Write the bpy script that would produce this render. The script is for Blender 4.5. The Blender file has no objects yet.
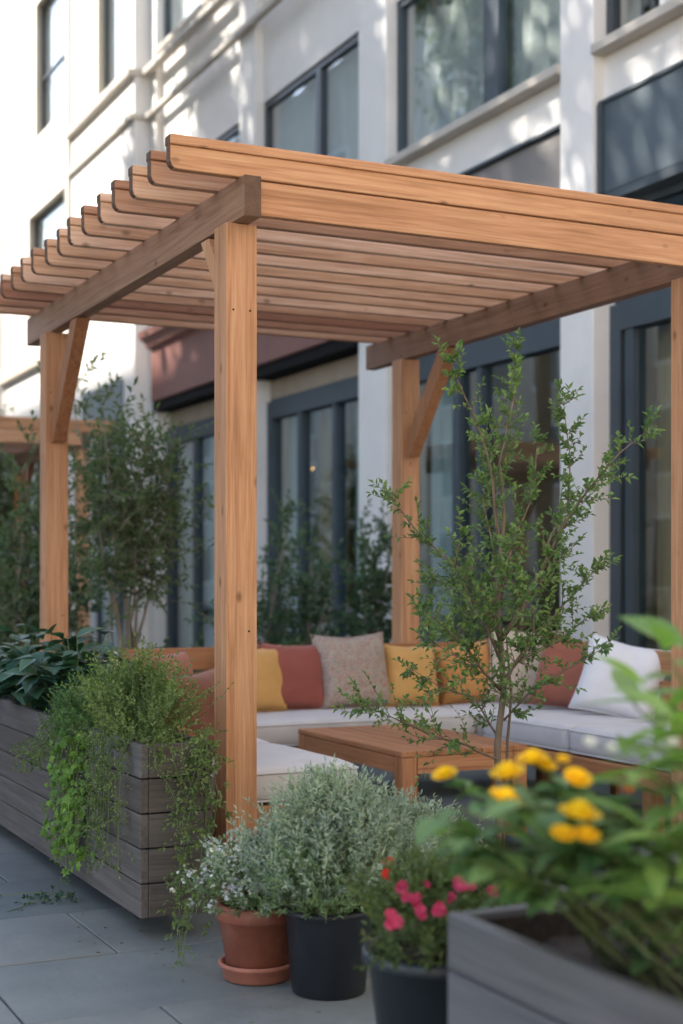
import bpy, bmesh, math, random
from mathutils import Vector, Matrix, Euler, noise
R = random.Random(11)
S = bpy.context.scene
COL = S.collection
rad = math.radians
V = Vector
# ------------------------------------------------------------------ camera frame
CAM_H = 1.25; FPX = 1450.0; HOR = 580.0; CX = 341.5
YAW = rad(25.9); SN, CS = math.sin(YAW), math.cos(YAW)
def at(px, py, z):
    """world point seen at photo pixel (px,py) at a depth of z metres"""
    t = (px - CX) / FPX
    return V((z * (SN + t * CS), z * (CS - t * SN), CAM_H + (HOR - py) / FPX * z))

# ------------------------------------------------------------------ object helpers
def empty(name, loc, label, cat, group=None, rz=0.0):
    o = bpy.data.objects.new(name, None); COL.objects.link(o)
    o.empty_display_size = 0.1
    o.location = loc; o.rotation_euler = (0, 0, rz)
    return tag(o, label, cat, group)
def tag(o, label, cat, group=None):
    o['label'] = label; o['category'] = cat
    if group: o['group'] = group
    return o
def root_of(o):
    while o.parent: o = o.parent
    return o
def obj(name, bm, mat, parent=None, smooth=False, local=False, origin=None, ends=None):
    """link bm as ONE mesh. world coordinates unless local; children are stored relative to their thing"""
    me = bpy.data.meshes.new(name)
    off = None
    if parent is not None and not local: off = root_of(parent).location.copy()
    elif origin is not None: off = V(origin)
    if off is not None: bmesh.ops.translate(bm, verts=bm.verts, vec=-off)
    bm.to_mesh(me); bm.free()
    if isinstance(mat, (list, tuple)):
        for m in mat: me.materials.append(m)
    else: me.materials.append(mat)
    if smooth:
        for p in me.polygons: p.use_smooth = True
    if ends is not None:                                      # end grain on the faces across the given axis
        me.materials.append(M['end_grain'])
        for p in me.polygons:
            if abs(p.normal[ends]) > .55: p.material_index = 1
    o = bpy.data.objects.new(name, me); COL.objects.link(o)
    if parent is not None: o.parent = parent
    elif origin is not None: o.location = origin
    return o
def struct(name, bm, mat, smooth=False):
    o = obj(name, bm, mat, None, smooth); o['kind'] = 'structure'; return o
def copy_thing(o, parent=None):
    c = o.copy(); COL.objects.link(c)
    if parent is not None: c.parent = parent
    for ch in [x for x in bpy.data.objects if x.parent == o]:
        copy_thing(ch, c)
    return c
NB = bmesh.new
def box(bm, x0, x1, y0, y1, z0, z1, bev=0.0, seg=1):
    vs = [bm.verts.new(p) for p in ((x0,y0,z0),(x1,y0,z0),(x1,y1,z0),(x0,y1,z0),(x0,y0,z1),(x1,y0,z1),(x1,y1,z1),(x0,y1,z1))]
    fs = [bm.faces.new([vs[i] for i in f]) for f in ((3,2,1,0),(4,5,6,7),(0,1,5,4),(1,2,6,5),(2,3,7,6),(3,0,4,7))]
    if bev > 0:
        es = list({e for f in fs for e in f.edges})
        bmesh.ops.bevel(bm, geom=es, offset=bev, segments=seg, affect='EDGES', profile=0.5)
    return bm
def bx(x0, x1, y0, y1, z0, z1, bev=0.0, seg=1):
    return box(NB(), x0, x1, y0, y1, z0, z1, bev, seg)
def prism(bm, pts, axis, a0, a1):
    """extrude a polygon; axis 'y': pts are (x,z); axis 'x': pts are (y,z)"""
    def mk(p, a): return (p[0], a, p[1]) if axis == 'y' else (a, p[0], p[1])
    A = [bm.verts.new(mk(p, a0)) for p in pts]; B = [bm.verts.new(mk(p, a1)) for p in pts]
    n = len(pts)
    bm.faces.new(A); bm.faces.new(B[::-1])
    for i in range(n): bm.faces.new((A[i], B[i], B[(i+1) % n], A[(i+1) % n]))
    bmesh.ops.recalc_face_normals(bm, faces=bm.faces)
    return bm
def tube(bm, pts, rads, seg=6):
    pts = [V(p) for p in pts]; prev = None; n = len(pts)
    for i, p in enumerate(pts):
        d = (pts[min(i+1, n-1)] - pts[max(i-1, 0)])
        if d.length < 1e-7: d = V((0,0,1))
        d.normalize()
        u = d.cross(V((0.31, 0.77, 0.55))); u.normalize(); w = d.cross(u)
        r = rads[i] if isinstance(rads, (list, tuple)) else rads
        ring = [bm.verts.new(p + (u*math.cos(2*math.pi*k/seg) + w*math.sin(2*math.pi*k/seg))*r) for k in range(seg)]
        if prev:
            for k in range(seg): bm.faces.new((prev[k], prev[(k+1)%seg], ring[(k+1)%seg], ring[k]))
        elif seg > 2: bm.faces.new(ring[::-1])
        prev = ring
    bm.faces.new(prev)
def lathe(bm, prof, c, seg=40):
    prev = None
    for r, z in prof:
        if r < 1e-5: ring = [bm.verts.new((c[0], c[1], c[2]+z))]
        else: ring = [bm.verts.new((c[0]+r*math.cos(2*math.pi*k/seg), c[1]+r*math.sin(2*math.pi*k/seg), c[2]+z)) for k in range(seg)]
        if prev:
            if len(prev) == 1 and len(ring) > 1:
                for k in range(seg): bm.faces.new((prev[0], ring[(k+1)%seg], ring[k]))
            elif len(ring) == 1:
                for k in range(seg): bm.faces.new((prev[k], prev[(k+1)%seg], ring[0]))
            else:
                for k in range(seg): bm.faces.new((prev[k], prev[(k+1)%seg], ring[(k+1)%seg], ring[k]))
        prev = ring
    return bm
def rv(s=1.0): return V((R.gauss(0, s), R.gauss(0, s), R.gauss(0, s)))

# ------------------------------------------------------------------ foliage helpers
def leaf(bm, p, d, L, W, up=None, fold=0.25, droop=0.15, seg=1):
    """one leaf: folded blade starting at p going along d"""
    d = d.normalized()
    if up is None: up = (V((0,0,1)) + rv(0.5))
    s = d.cross(up)
    if s.length < 1e-4: s = d.cross(V((1,0,0)))
    s.normalize(); n = s.cross(d)
    if seg == 1:
        a = bm.verts.new(p); t = bm.verts.new(p + d*L - n*(L*droop))
        m = p + d*(L*0.45) + n*(L*0.03)
        l = bm.verts.new(m + s*W*0.5 + n*W*fold); r = bm.verts.new(m - s*W*0.5 + n*W*fold)
        bm.faces.new((a, t, l)); bm.faces.new((a, r, t))
    else:
        prof = [0.0, 0.55, 0.95, 1.0, 0.78, 0.42, 0.0] if seg >= 3 else [0.0, 0.85, 0.8, 0.0]
        K = len(prof) - 1; rows = []
        for i, w in enumerate(prof):
            f = i / K
            c = p + d*(L*f) - n*(L*droop*f*f*1.6)
            if w == 0: rows.append((bm.verts.new(c),))
            else:
                hw = W*0.5*w
                rows.append((bm.verts.new(c + s*hw + n*hw*fold), bm.verts.new(c), bm.verts.new(c - s*hw + n*hw*fold)))
        for a, b in zip(rows, rows[1:]):
            if len(a) == 1 and len(b) == 3:
                bm.faces.new((a[0], b[1], b[0])); bm.faces.new((a[0], b[2], b[1]))
            elif len(b) == 1 and len(a) == 3:
                bm.faces.new((a[0], a[1], b[0])); bm.faces.new((a[1], a[2], b[0]))
            elif len(a) == 3:
                bm.faces.new((a[0], a[1], b[1], b[0])); bm.faces.new((a[1], a[2], b[2], b[1]))
def lobed(bm, p, d, size, up):
    """ivy-like five lobed leaf"""
    d = d.normalized(); s = d.cross(up); s.normalize(); n = s.cross(d)
    out = [(0,0),(-.25,.12),(-.5,.02),(-.38,.35),(-.62,.62),(-.25,.62),(0,1.05),(.25,.62),(.62,.62),(.38,.35),(.5,.02),(.25,.12)]
    c = bm.verts.new(p + d*size*0.42 + n*size*0.06)
    vs = [bm.verts.new(p + d*size*y + s*size*x - n*size*(0.12*abs(x)+0.1*y*y)) for x, y in out]
    for i in range(len(vs)): bm.faces.new((c, vs[(i+1) % len(vs)], vs[i]))
def poly_sample(pts, step):
    res = []
    for a, b in zip(pts, pts[1:]):
        n = max(1, int((b-a).length/step))
        for i in range(n): res.append((a.lerp(b, i/n), (b-a).normalized()))
    res.append((pts[-1], (pts[-1]-pts[-2]).normalized()))
    return res
def wobble(pts, step, amp):
    s = poly_sample(pts, step); o = R.random()*50
    out = []
    for i, (p, d) in enumerate(s):
        f = min(1.0, i/2.0)
        out.append(p + noise.noise_vector(p*2.2 + V((o,0,o)))*amp*f)
    return out
def sprig(stem, fol, p, d, length, n, L, W, seg=1, sr=0.0015, spread=0.9, curve=0.3, leaf_fn=None, upbias=0.3, tip=True):
    """a twig with leaves along it"""
    d = d.normalized(); bend = rv(curve); pts = [p.copy()]; k = 5
    for i in range(k):
        d = (d + bend*0.25 + V((0,0,upbias*0.12))).normalized(); pts.append(pts[-1] + d*(length/k))
    if stem is not None: tube(stem, pts, [sr*(1-0.7*i/k) for i in range(k+1)], 4)
    for j in range(n):
        f = (j + 0.6*R.random()) / n; f = 0.12 + 0.88*f
        q = f*k; i = min(k-1, int(q)); pos = pts[i].lerp(pts[i+1], q-i)
        ax = (pts[i+1]-pts[i]).normalized()
        side = ax.cross(rv()); side.normalize()
        ld = (ax*0.55 + side*spread + V((0,0,0.1)))
        sc = R.uniform(0.65, 1.15)
        if leaf_fn: leaf_fn(fol, pos, ld, L*sc)
        else: leaf(fol, pos, ld, L*sc, W*sc, seg=seg, fold=R.uniform(.1,.4), droop=R.uniform(0,.3))
    if tip and not leaf_fn: leaf(fol, pts[-1], d, L, W, seg=seg)
    return pts

# ------------------------------------------------------------------ materials
def new_mat(name):
    m = bpy.data.materials.new(name); m.use_nodes = True
    nt = m.node_tree; nt.nodes.clear()
    out = nt.nodes.new('ShaderNodeOutputMaterial')
    return m, nt, out
class N:
    def __init__(s, nt): s.nt = nt
    def __call__(s, typ, **kw):
        n = s.nt.nodes.new('ShaderNode' + typ)
        for k, v in kw.items():
            if k.startswith('in_'):
                key = k[3:]; key = int(key) if key.isdigit() else key.replace('_', ' ')
                n.inputs[key].default_value = v
            else: setattr(n, k, v)
        return n
    def link(s, a, b): s.nt.links.new(a, b)
def ramp(n, stops, interp='LINEAR'):
    r = n('ValToRGB'); cr = r.color_ramp; cr.interpolation = interp
    while len(cr.elements) > len(stops): cr.elements.remove(cr.elements[-1])
    while len(cr.elements) < len(stops): cr.elements.new(0.5)
    for e, (p, c) in zip(cr.elements, stops):
        e.position = p; e.color = (c[0], c[1], c[2], 1)
    return r
def mixc(n, a, b, fac, blend='MIX'):
    m = n('Mix', data_type='RGBA', blend_type=blend)
    for sock, val in ((m.inputs[6], a), (m.inputs[7], b), (m.inputs[0], fac)):
        if hasattr(val, 'links') or hasattr(val, 'is_output'): n.link(val, sock)
        else: sock.default_value = val if isinstance(val, float) else (val[0], val[1], val[2], 1)
    return m.outputs[2]
def plain(name, col, rough=0.6, var=0.12, scale=6.0, bump=0.0, metal=0.0, spec=0.5, bscale=None, stretch=(1,1,1), stain=None):
    m, nt, out = new_mat(name); n = N(nt)
    tc = n('TexCoord'); mp = n('Mapping'); n.link(tc.outputs['Object'], mp.inputs[0]); mp.inputs['Scale'].default_value = stretch
    nz = n('TexNoise', in_Scale=scale, in_Detail=6.0, in_Roughness=0.6); n.link(mp.outputs[0], nz.inputs['Vector'])
    lo = [c*(1-var) for c in col]; hi = [min(1, c*(1+var)) for c in col]
    r = ramp(n, [(0.3, lo), (0.7, hi)]); n.link(nz.outputs['Fac'], r.inputs[0])
    b = n('BsdfPrincipled', in_Roughness=rough, in_Metallic=metal); b.inputs['Specular IOR Level'].default_value = spec
    if stain:
        c2, lo2, hi2, s2, amt = stain
        sn = n('TexNoise', in_Scale=s2, in_Detail=7.0, in_Roughness=0.7); n.link(tc.outputs['Object'], sn.inputs['Vector'])
        srp = ramp(n, [(lo2, (0,0,0)), (hi2, (amt,amt,amt))]); n.link(sn.outputs['Fac'], srp.inputs[0])
        n.link(mixc(n, r.outputs[0], c2, srp.outputs[0]), b.inputs['Base Color'])
    else: n.link(r.outputs[0], b.inputs['Base Color'])
    if bump > 0:
        nb = n('TexNoise', in_Scale=bscale or scale*6, in_Detail=4.0); n.link(mp.outputs[0], nb.inputs['Vector'])
        bp = n('Bump', in_Strength=bump, in_Distance=0.01); n.link(nb.outputs['Fac'], bp.inputs['Height']); n.link(bp.outputs[0], b.inputs['Normal'])
    n.link(b.outputs[0], out.inputs[0])
    return m
def wood(name, axis, dark, mid, light, rough=0.55, knots=True, objvar=0.35, grain=1.0, weather=None):
    """boards with the grain along one axis; every board draws its own tone and grain"""
    m, nt, out = new_mat(name); n = N(nt)
    tc = n('TexCoord'); oi = n('ObjectInfo')
    sc = n('VectorMath', operation='SCALE'); sc.inputs[0].default_value = (37.1, 51.7, 23.9); n.link(oi.outputs['Random'], sc.inputs['Scale'])
    geo = n('NewGeometry')
    sc2 = n('VectorMath', operation='SCALE'); sc2.inputs[0].default_value = (13.3, 7.9, 19.1); n.link(geo.outputs['Random Per Island'], sc2.inputs['Scale'])
    ad = n('VectorMath', operation='ADD'); n.link(tc.outputs['Object'], ad.inputs[0]); n.link(sc.outputs[0], ad.inputs[1])
    ad2 = n('VectorMath', operation='ADD'); n.link(ad.outputs[0], ad2.inputs[0]); n.link(sc2.outputs[0], ad2.inputs[1])
    st = {'x': (0.035,1,1), 'y': (1,0.035,1), 'z': (1,1,0.035)}[axis]
    mp = n('Mapping'); mp.inputs['Scale'].default_value = st; n.link(ad2.outputs[0], mp.inputs[0])
    warp = n('TexNoise', in_Scale=2.2, in_Detail=2.0); n.link(mp.outputs[0], warp.inputs['Vector'])
    nz = n('TexNoise', in_Scale=130.0*grain, in_Detail=3.0, in_Roughness=0.6, in_Distortion=0.4); n.link(mp.outputs[0], nz.inputs['Vector'])
    wv = n('TexNoise', in_Scale=26.0*grain, in_Detail=3.0, in_Roughness=0.55, in_Distortion=1.6); n.link(mp.outputs[0], wv.inputs['Vector'])
    mx = n('Math', operation='MULTIPLY_ADD', in_1=0.6); n.link(wv.outputs['Fac'], mx.inputs[0])
    m2 = n('Math', operation='MULTIPLY', in_1=0.4); n.link(nz.outputs['Fac'], m2.inputs[0]); n.link(m2.outputs[0], mx.inputs[2])
    r = ramp(n, [(0.32, dark), (0.5, mid), (0.70, light)]); n.link(mx.outputs[0], r.inputs[0])
    col = r.outputs[0]
    # board to board tone
    tone = ramp(n, [(0.0, (1-objvar*.8, 1-objvar, 1-objvar)), (0.5, (1,1,1)), (1.0, (1+objvar*.35, 1+objvar*.55, 1+objvar*.9))])
    pr = n('Math', operation='FRACT'); sm = n('Math', operation='ADD'); n.link(oi.outputs['Random'], sm.inputs[0])
    n.link(geo.outputs['Random Per Island'], sm.inputs[1]); n.link(sm.outputs[0], pr.inputs[0]); n.link(pr.outputs[0], tone.inputs[0])
    col = mixc(n, col, tone.outputs[0], 1.0, 'MULTIPLY')
    big = n('TexNoise', in_Scale=1.7, in_Detail=3.0); n.link(ad2.outputs[0], big.inputs['Vector'])
    br = ramp(n, [(0.3, (.86,.84,.82)), (0.7, (1.05,1.04,1.03))]); n.link(big.outputs['Fac'], br.inputs[0])
    col = mixc(n, col, br.outputs[0], 1.0, 'MULTIPLY')
    if knots:
        kst = {'x': (3.0,5,5), 'y': (5,3.0,5), 'z': (5,5,3.0)}[axis]
        km = n('Mapping'); km.inputs['Scale'].default_value = kst; n.link(ad2.outputs[0], km.inputs[0])
        vo = n('TexVoronoi', in_Scale=1.5, in_Randomness=1.0); n.link(km.outputs[0], vo.inputs['Vector'])
        kr = ramp(n, [(0.04, (1,1,1)), (0.13, (0,0,0))]); n.link(vo.outputs['Distance'], kr.inputs[0])
        kd = [c*0.45 for c in dark]
        kf = n('Math', operation='MULTIPLY', in_1=0.8); n.link(kr.outputs[0], kf.inputs[0])
        col = mixc(n, col, kd, kf.outputs[0])
    b = n('BsdfPrincipled', in_Roughness=rough); b.inputs['Specular IOR Level'].default_value = 0.3
    n.link(col, b.inputs['Base Color'])
    bp = n('Bump', in_Strength=0.25, in_Distance=0.003); n.link(nz.outputs['Fac'], bp.inputs['Height']); n.link(bp.outputs[0], b.inputs['Normal'])
    n.link(b.outputs[0], out.inputs[0])
    return m
def leafmat(name, c1, c2, c3, trans=0.3, rough=0.5):
    m, nt, out = new_mat(name); n = N(nt)
    g = n('NewGeometry')
    r = ramp(n, [(0.0, c1), (0.5, c2), (1.0, c3)]); n.link(g.outputs['Random Per Island'], r.inputs[0])
    tc = n('TexCoord'); nz = n('TexNoise', in_Scale=5.0, in_Detail=2.0); n.link(tc.outputs['Object'], nz.inputs['Vector'])
    br = ramp(n, [(0.3, (.78,.8,.8)), (0.7, (1.18,1.15,1.05))]); n.link(nz.outputs['Fac'], br.inputs[0])
    col = mixc(n, r.outputs[0], br.outputs[0], 1.0, 'MULTIPLY')
    b = n('BsdfPrincipled', in_Roughness=rough); b.inputs['Specular IOR Level'].default_value = 0.35
    n.link(col, b.inputs['Base Color'])
    t = n('BsdfTranslucent'); tcx = mixc(n, col, (1.3,1.5,0.6), 1.0, 'MULTIPLY'); n.link(tcx, t.inputs[0])
    ms = n('MixShader', in_0=trans); n.link(b.outputs[0], ms.inputs[1]); n.link(t.outputs[0], ms.inputs[2])
    n.link(ms.outputs[0], out.inputs[0])
    return m
def glassmat(name, tint, refl=1.0, rough=0.01):
    m, nt, out = new_mat(name); n = N(nt)
    tr = n('BsdfTransparent'); tr.inputs[0].default_value = (*tint, 1)
    gl = n('BsdfGlossy', in_Roughness=rough); gl.inputs[0].default_value = (0.92,0.96,1.0,1)
    tc = n('TexCoord'); nz = n('TexNoise', in_Scale=0.9, in_Detail=1.0); n.link(tc.outputs['Object'], nz.inputs['Vector'])
    bp = n('Bump', in_Strength=0.06, in_Distance=0.05); n.link(nz.outputs['Fac'], bp.inputs['Height']); n.link(bp.outputs[0], gl.inputs['Normal'])
    lw = n('LayerWeight', in_Blend=0.5); fr = n('Math', operation='POWER', in_1=2.7); n.link(lw.outputs['Facing'], fr.inputs[0])
    mu = n('Math', operation='MULTIPLY_ADD', in_1=0.9*refl, in_2=0.055*refl); mu.use_clamp = True
    n.link(fr.outputs[0], mu.inputs[0])
    ms = n('MixShader'); n.link(mu.outputs[0], ms.inputs[0]); n.link(tr.outputs[0], ms.inputs[1]); n.link(gl.outputs[0], ms.inputs[2])
    n.link(ms.outputs[0], out.inputs[0])
    return m
def emit(name, col, st):
    m, nt, out = new_mat(name); n = N(nt); e = n('Emission', in_Strength=st); e.inputs[0].default_value = (*col,1); n.link(e.outputs[0], out.inputs[0]); return m

CED = dict(dark=(.36,.175,.085), mid=(.54,.285,.148), light=(.66,.41,.235))
M = {}
for a in 'xyz': M['cedar_'+a] = wood('cedar_wood_'+a, a, **CED, objvar=0.22)
M['rafter'] = wood('rafter_wood', 'x', (.42,.225,.13), (.61,.37,.23), (.75,.53,.38), objvar=0.6)
M['beam'] = wood('beam_wood', 'y', (.20,.11,.066), (.31,.178,.108), (.39,.235,.15), objvar=0.15)
for a in 'xyz': M['teak_'+a] = wood('teak_wood_'+a, a, (.24,.10,.045), (.38,.175,.08), (.46,.24,.12), objvar=0.2, knots=False)
for a in 'xyz': M['grey_'+a] = wood('weathered_grey_board_'+a, a, (.066,.060,.057), (.105,.097,.092), (.145,.135,.13), objvar=0.2, knots=False, rough=0.7)
for a in 'xy': M['front_'+a] = wood('painted_grey_board_'+a, a, (.070,.075,.082), (.098,.104,.112), (.128,.134,.142), objvar=0.12, knots=False, rough=0.6)
M['white_wall'] = plain('white_painted_wall', (.80,.775,.735), 0.75, 0.05, 1.3, 0.08, bscale=40, stain=((.52,.49,.44), .55, .8, 1.1, .4))
M['ledge'] = plain('stone_ledge', (.50,.46,.40), 0.7, 0.12, 3, 0.1)
M['reveal'] = plain('beige_window_surround', (.52,.45,.36), 0.7, 0.07, 3, 0.05)
M['slate_paint'] = plain('slate_blue_paint', (.052,.072,.088), 0.6, 0.1, 3)
M['slate_panel'] = plain('slate_panel_paint', (.085,.115,.135), 0.45, 0.08, 2)
M['grey_panel'] = plain('sunlit_slate_panel_paint', (.22,.20,.185), 0.5, 0.08, 2)  # the same slate panel, its colour lightened for dappled sunlight
M['black_paint'] = plain('black_soffit_paint', (.015,.015,.016), 0.9, 0.1, 3, spec=0.1)
M['dark_frame'] = plain('charcoal_window_frame', (.045,.055,.065), 0.4, 0.1, 3)
M['red_fascia'] = plain('rust_red_fascia_paint', (.22,.085,.065), 0.6, 0.12, 2.5)
M['red_cornice'] = plain('rust_cornice_paint', (.28,.12,.09), 0.5, 0.1, 2.5)
M['tan_band'] = plain('tan_blind_fabric', (.42,.34,.25), 0.8, 0.1, 4)
M['end_grain'] = plain('dark_end_grain', (.115,.062,.038), 0.8, 0.25, 40, 0.2)
M['glass_up'] = glassmat('upper_window_glass', (.96,.985,.98), 1.0)
M['glass_down'] = glassmat('shop_window_glass', (.86,.93,.92), 0.85)
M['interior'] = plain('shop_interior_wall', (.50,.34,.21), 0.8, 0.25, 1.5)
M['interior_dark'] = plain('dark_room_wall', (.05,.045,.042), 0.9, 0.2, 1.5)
M['interior_floor'] = plain('shop_floor', (.25,.18,.13), 0.5, 0.2, 2)
M['curtain_reflect_pale'] = plain('pale_curtain_reflection_cloth', (.78,.80,.76), 0.9, 0.1, 6, stretch=(1,6,.2))  # pale curtain, lightened to stand in for reflections in the shop panes too
M['curtain_ochre'] = plain('ochre_curtain_cloth', (.70,.44,.22), 0.9, 0.15, 6, stretch=(1,6,.2))
M['reflection_sheet'] = plain('pale_reflection_sheet', (.82,.84,.81), 0.9, 0.06, 3)  # pale sheet standing in for bright reflections in the upper windows
M['bulb'] = emit('warm_bulb', (1.0,.50,.16), 2.6)
M['cord'] = plain('black_lamp_cord', (.02,.02,.02), 0.5)
M['terracotta'] = plain('terracotta_clay', (.21,.066,.04), 0.7, 0.2, 7, 0.12, bscale=60, stain=((.36,.24,.18), .52, .75, 9, .35))
M['saucer'] = plain('terracotta_saucer_clay', (.33,.125,.085), 0.65, 0.14, 9, 0.08)
M['black_pot'] = plain('black_plastic_pot', (.014,.018,.024), 0.42, 0.25, 9, 0.06, bscale=50, stain=((.05,.048,.046), .54, .72, 7, .35), spec=0.35)
M['navy_pot'] = plain('dark_navy_plastic_pot', (.016,.023,.029), 0.45, 0.2, 9, 0.05)
M['soil'] = plain('dark_potting_soil', (.022,.016,.012), 0.95, 0.4, 30, 0.8, bscale=70)
M['bark'] = plain('brown_bark', (.15,.115,.08), 0.85, 0.3, 25, 0.5, stretch=(1,1,.2))
M['pale_bark'] = plain('pale_grey_bark', (.27,.23,.18), 0.85, 0.3, 25, 0.5, stretch=(1,1,.2))
M['stem'] = plain('green_stem', (.10,.14,.05), 0.6, 0.2, 12)
M['drystem'] = plain('dry_brown_stem', (.16,.13,.07), 0.8, 0.2, 12)
M['lf_sap'] = leafmat('sapling_leaf', (.075,.14,.06), (.125,.21,.085), (.21,.31,.12), 0.38)
M['lf_airy'] = leafmat('airy_shrub_leaf', (.095,.15,.055), (.15,.22,.085), (.23,.29,.13), 0.35)
M['lf_deep'] = leafmat('deep_green_leaf', (.026,.075,.055), (.042,.105,.07), (.065,.135,.082), 0.2, 0.42)
M['lf_ivy'] = leafmat('ivy_leaf', (.075,.165,.03), (.115,.235,.04), (.19,.33,.06), 0.35)
M['lf_grey'] = leafmat('silver_green_leaf', (.23,.31,.265), (.32,.405,.35), (.43,.51,.45), 0.22, 0.75)
M['lf_mint'] = leafmat('mint_green_leaf', (.13,.22,.12), (.20,.30,.17), (.28,.38,.23), 0.28, 0.65)
M['lf_tree'] = leafmat('tall_shrub_leaf', (.075,.125,.065), (.12,.18,.09), (.18,.245,.125), 0.28)
M['lf_hedge'] = leafmat('hedge_leaf', (.055,.11,.07), (.09,.16,.095), (.14,.215,.125), 0.25)
M['lf_bloom'] = leafmat('flower_bush_leaf', (.06,.14,.055), (.105,.205,.08), (.16,.27,.10), 0.3)
M['lf_big'] = leafmat('broad_pale_leaf', (.13,.245,.075), (.19,.32,.10), (.28,.41,.14), 0.38)
M['lf_pink'] = leafmat('pink_bush_leaf', (.06,.105,.035), (.10,.15,.055), (.16,.19,.085), 0.3)
M['lf_street'] = leafmat('street_tree_leaf', (.04,.085,.022), (.06,.12,.032), (.09,.15,.045), 0.3)
M['p_yellow'] = leafmat('yellow_petal', (.84,.55,.02), (.90,.64,.03), (.93,.72,.06), 0.2)
M['p_orange'] = leafmat('orange_petal', (.70,.20,.05), (.76,.27,.09), (.8,.33,.13), 0.2)
M['p_pink'] = leafmat('pink_petal', (.40,.03,.10), (.50,.05,.15), (.60,.10,.22), 0.2)
M['p_red'] = leafmat('red_petal', (.62,.03,.02), (.70,.05,.035), (.74,.08,.05), 0.2)
M['p_white'] = leafmat('white_petal', (.62,.63,.68), (.72,.72,.75), (.80,.80,.80), 0.2)
M['p_lav'] = leafmat('lavender_petal', (.46,.46,.62), (.58,.58,.70), (.70,.70,.76), 0.2)

def fabric(name, col, var=0.08, weave=900, bump=0.12):
    m, nt, out = new_mat(name); n = N(nt)
    tc = n('TexCoord'); nz = n('TexNoise', in_Scale=7.0, in_Detail=5.0); n.link(tc.outputs['Object'], nz.inputs['Vector'])
    r = ramp(n, [(0.3, [c*(1-var) for c in col]), (0.7, [min(1,c*(1+var)) for c in col])]); n.link(nz.outputs['Fac'], r.inputs[0])
    b = n('BsdfPrincipled', in_Roughness=0.9); b.inputs['Specular IOR Level'].default_value = 0.2; b.inputs['Sheen Weight'].default_value = 0.15
    n.link(r.outputs[0], b.inputs['Base Color'])
    nb = n('TexNoise', in_Scale=float(weave)/6, in_Detail=2.0); n.link(tc.outputs['Object'], nb.inputs['Vector'])
    bp = n('Bump', in_Strength=bump, in_Distance=0.004); n.link(nb.outputs['Fac'], bp.inputs['Height']); n.link(bp.outputs[0], b.inputs['Normal'])
    n.link(b.outputs[0], out.inputs[0]); return m
def patterned(name, base, c2, c3, sc=16.0):
    """woven ornamental cloth: small medallions and flecks"""
    m, nt, out = new_mat(name); n = N(nt)
    tc = n('TexCoord'); nz = n('TexNoise', in_Scale=14.0, in_Detail=2.0); n.link(tc.outputs['Object'], nz.inputs['Vector'])
    ds = n('VectorMath', operation='SCALE', in_Scale=0.045); n.link(nz.outputs['Color'], ds.inputs[0])
    ad = n('VectorMath', operation='ADD'); n.link(tc.outputs['Object'], ad.inputs[0]); n.link(ds.outputs[0], ad.inputs[1])
    vo = n('TexVoronoi', in_Scale=sc, in_Randomness=0.55); n.link(ad.outputs[0], vo.inputs['Vector'])
    r1 = ramp(n, [(0.0, c2), (0.16, c2), (0.2, base), (0.34, base), (0.38, c3), (0.46, c3), (0.52, base)]); n.link(vo.outputs['Distance'], r1.inputs[0])
    v2 = n('TexVoronoi', in_Scale=sc*3.4, in_Randomness=0.9); n.link(ad.outputs[0], v2.inputs['Vector'])
    r2 = ramp(n, [(0.0, (.72,.66,.62)), (0.3, (.9,.88,.86)), (0.5, (1.08,1.06,1.04))]); n.link(v2.outputs['Distance'], r2.inputs[0])
    c = mixc(n, r1.outputs[0], r2.outputs[0], 1.0, 'MULTIPLY')
    c = mixc(n, c, base, 0.2)
    b = n('BsdfPrincipled', in_Roughness=0.95); b.inputs['Specular IOR Level'].default_value = 0.15
    n.link(c, b.inputs['Base Color'])
    bp = n('Bump', in_Strength=0.3, in_Distance=0.004); n.link(v2.outputs['Distance'], bp.inputs['Height']); n.link(bp.outputs[0], b.inputs['Normal'])
    n.link(b.outputs[0], out.inputs[0]); return m
M['f_seat'] = fabric('light_grey_seat_fabric', (.50,.50,.51), 0.05)
M['f_yellow'] = fabric('mustard_yellow_fabric', (.55,.32,.11))
M['f_amber'] = fabric('amber_fabric', (.47,.235,.08))
M['f_terra'] = fabric('terracotta_red_fabric', (.27,.082,.065))
M['f_rust'] = fabric('rust_fabric', (.29,.105,.07))
M['f_brown'] = fabric('brown_fabric', (.19,.075,.045))
M['f_white'] = fabric('white_linen_fabric', (.66,.67,.70), 0.04)
M['f_cream'] = fabric('cream_fabric', (.62,.55,.42), 0.06)
M['f_pattern'] = patterned('ornate_beige_fabric', (.35,.31,.27), (.15,.20,.21), (.34,.19,.165), 21.0)
M['f_knit'] = patterned('knitted_beige_fabric', (.43,.36,.29), (.22,.16,.12), (.55,.48,.41), 34.0)

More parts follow.
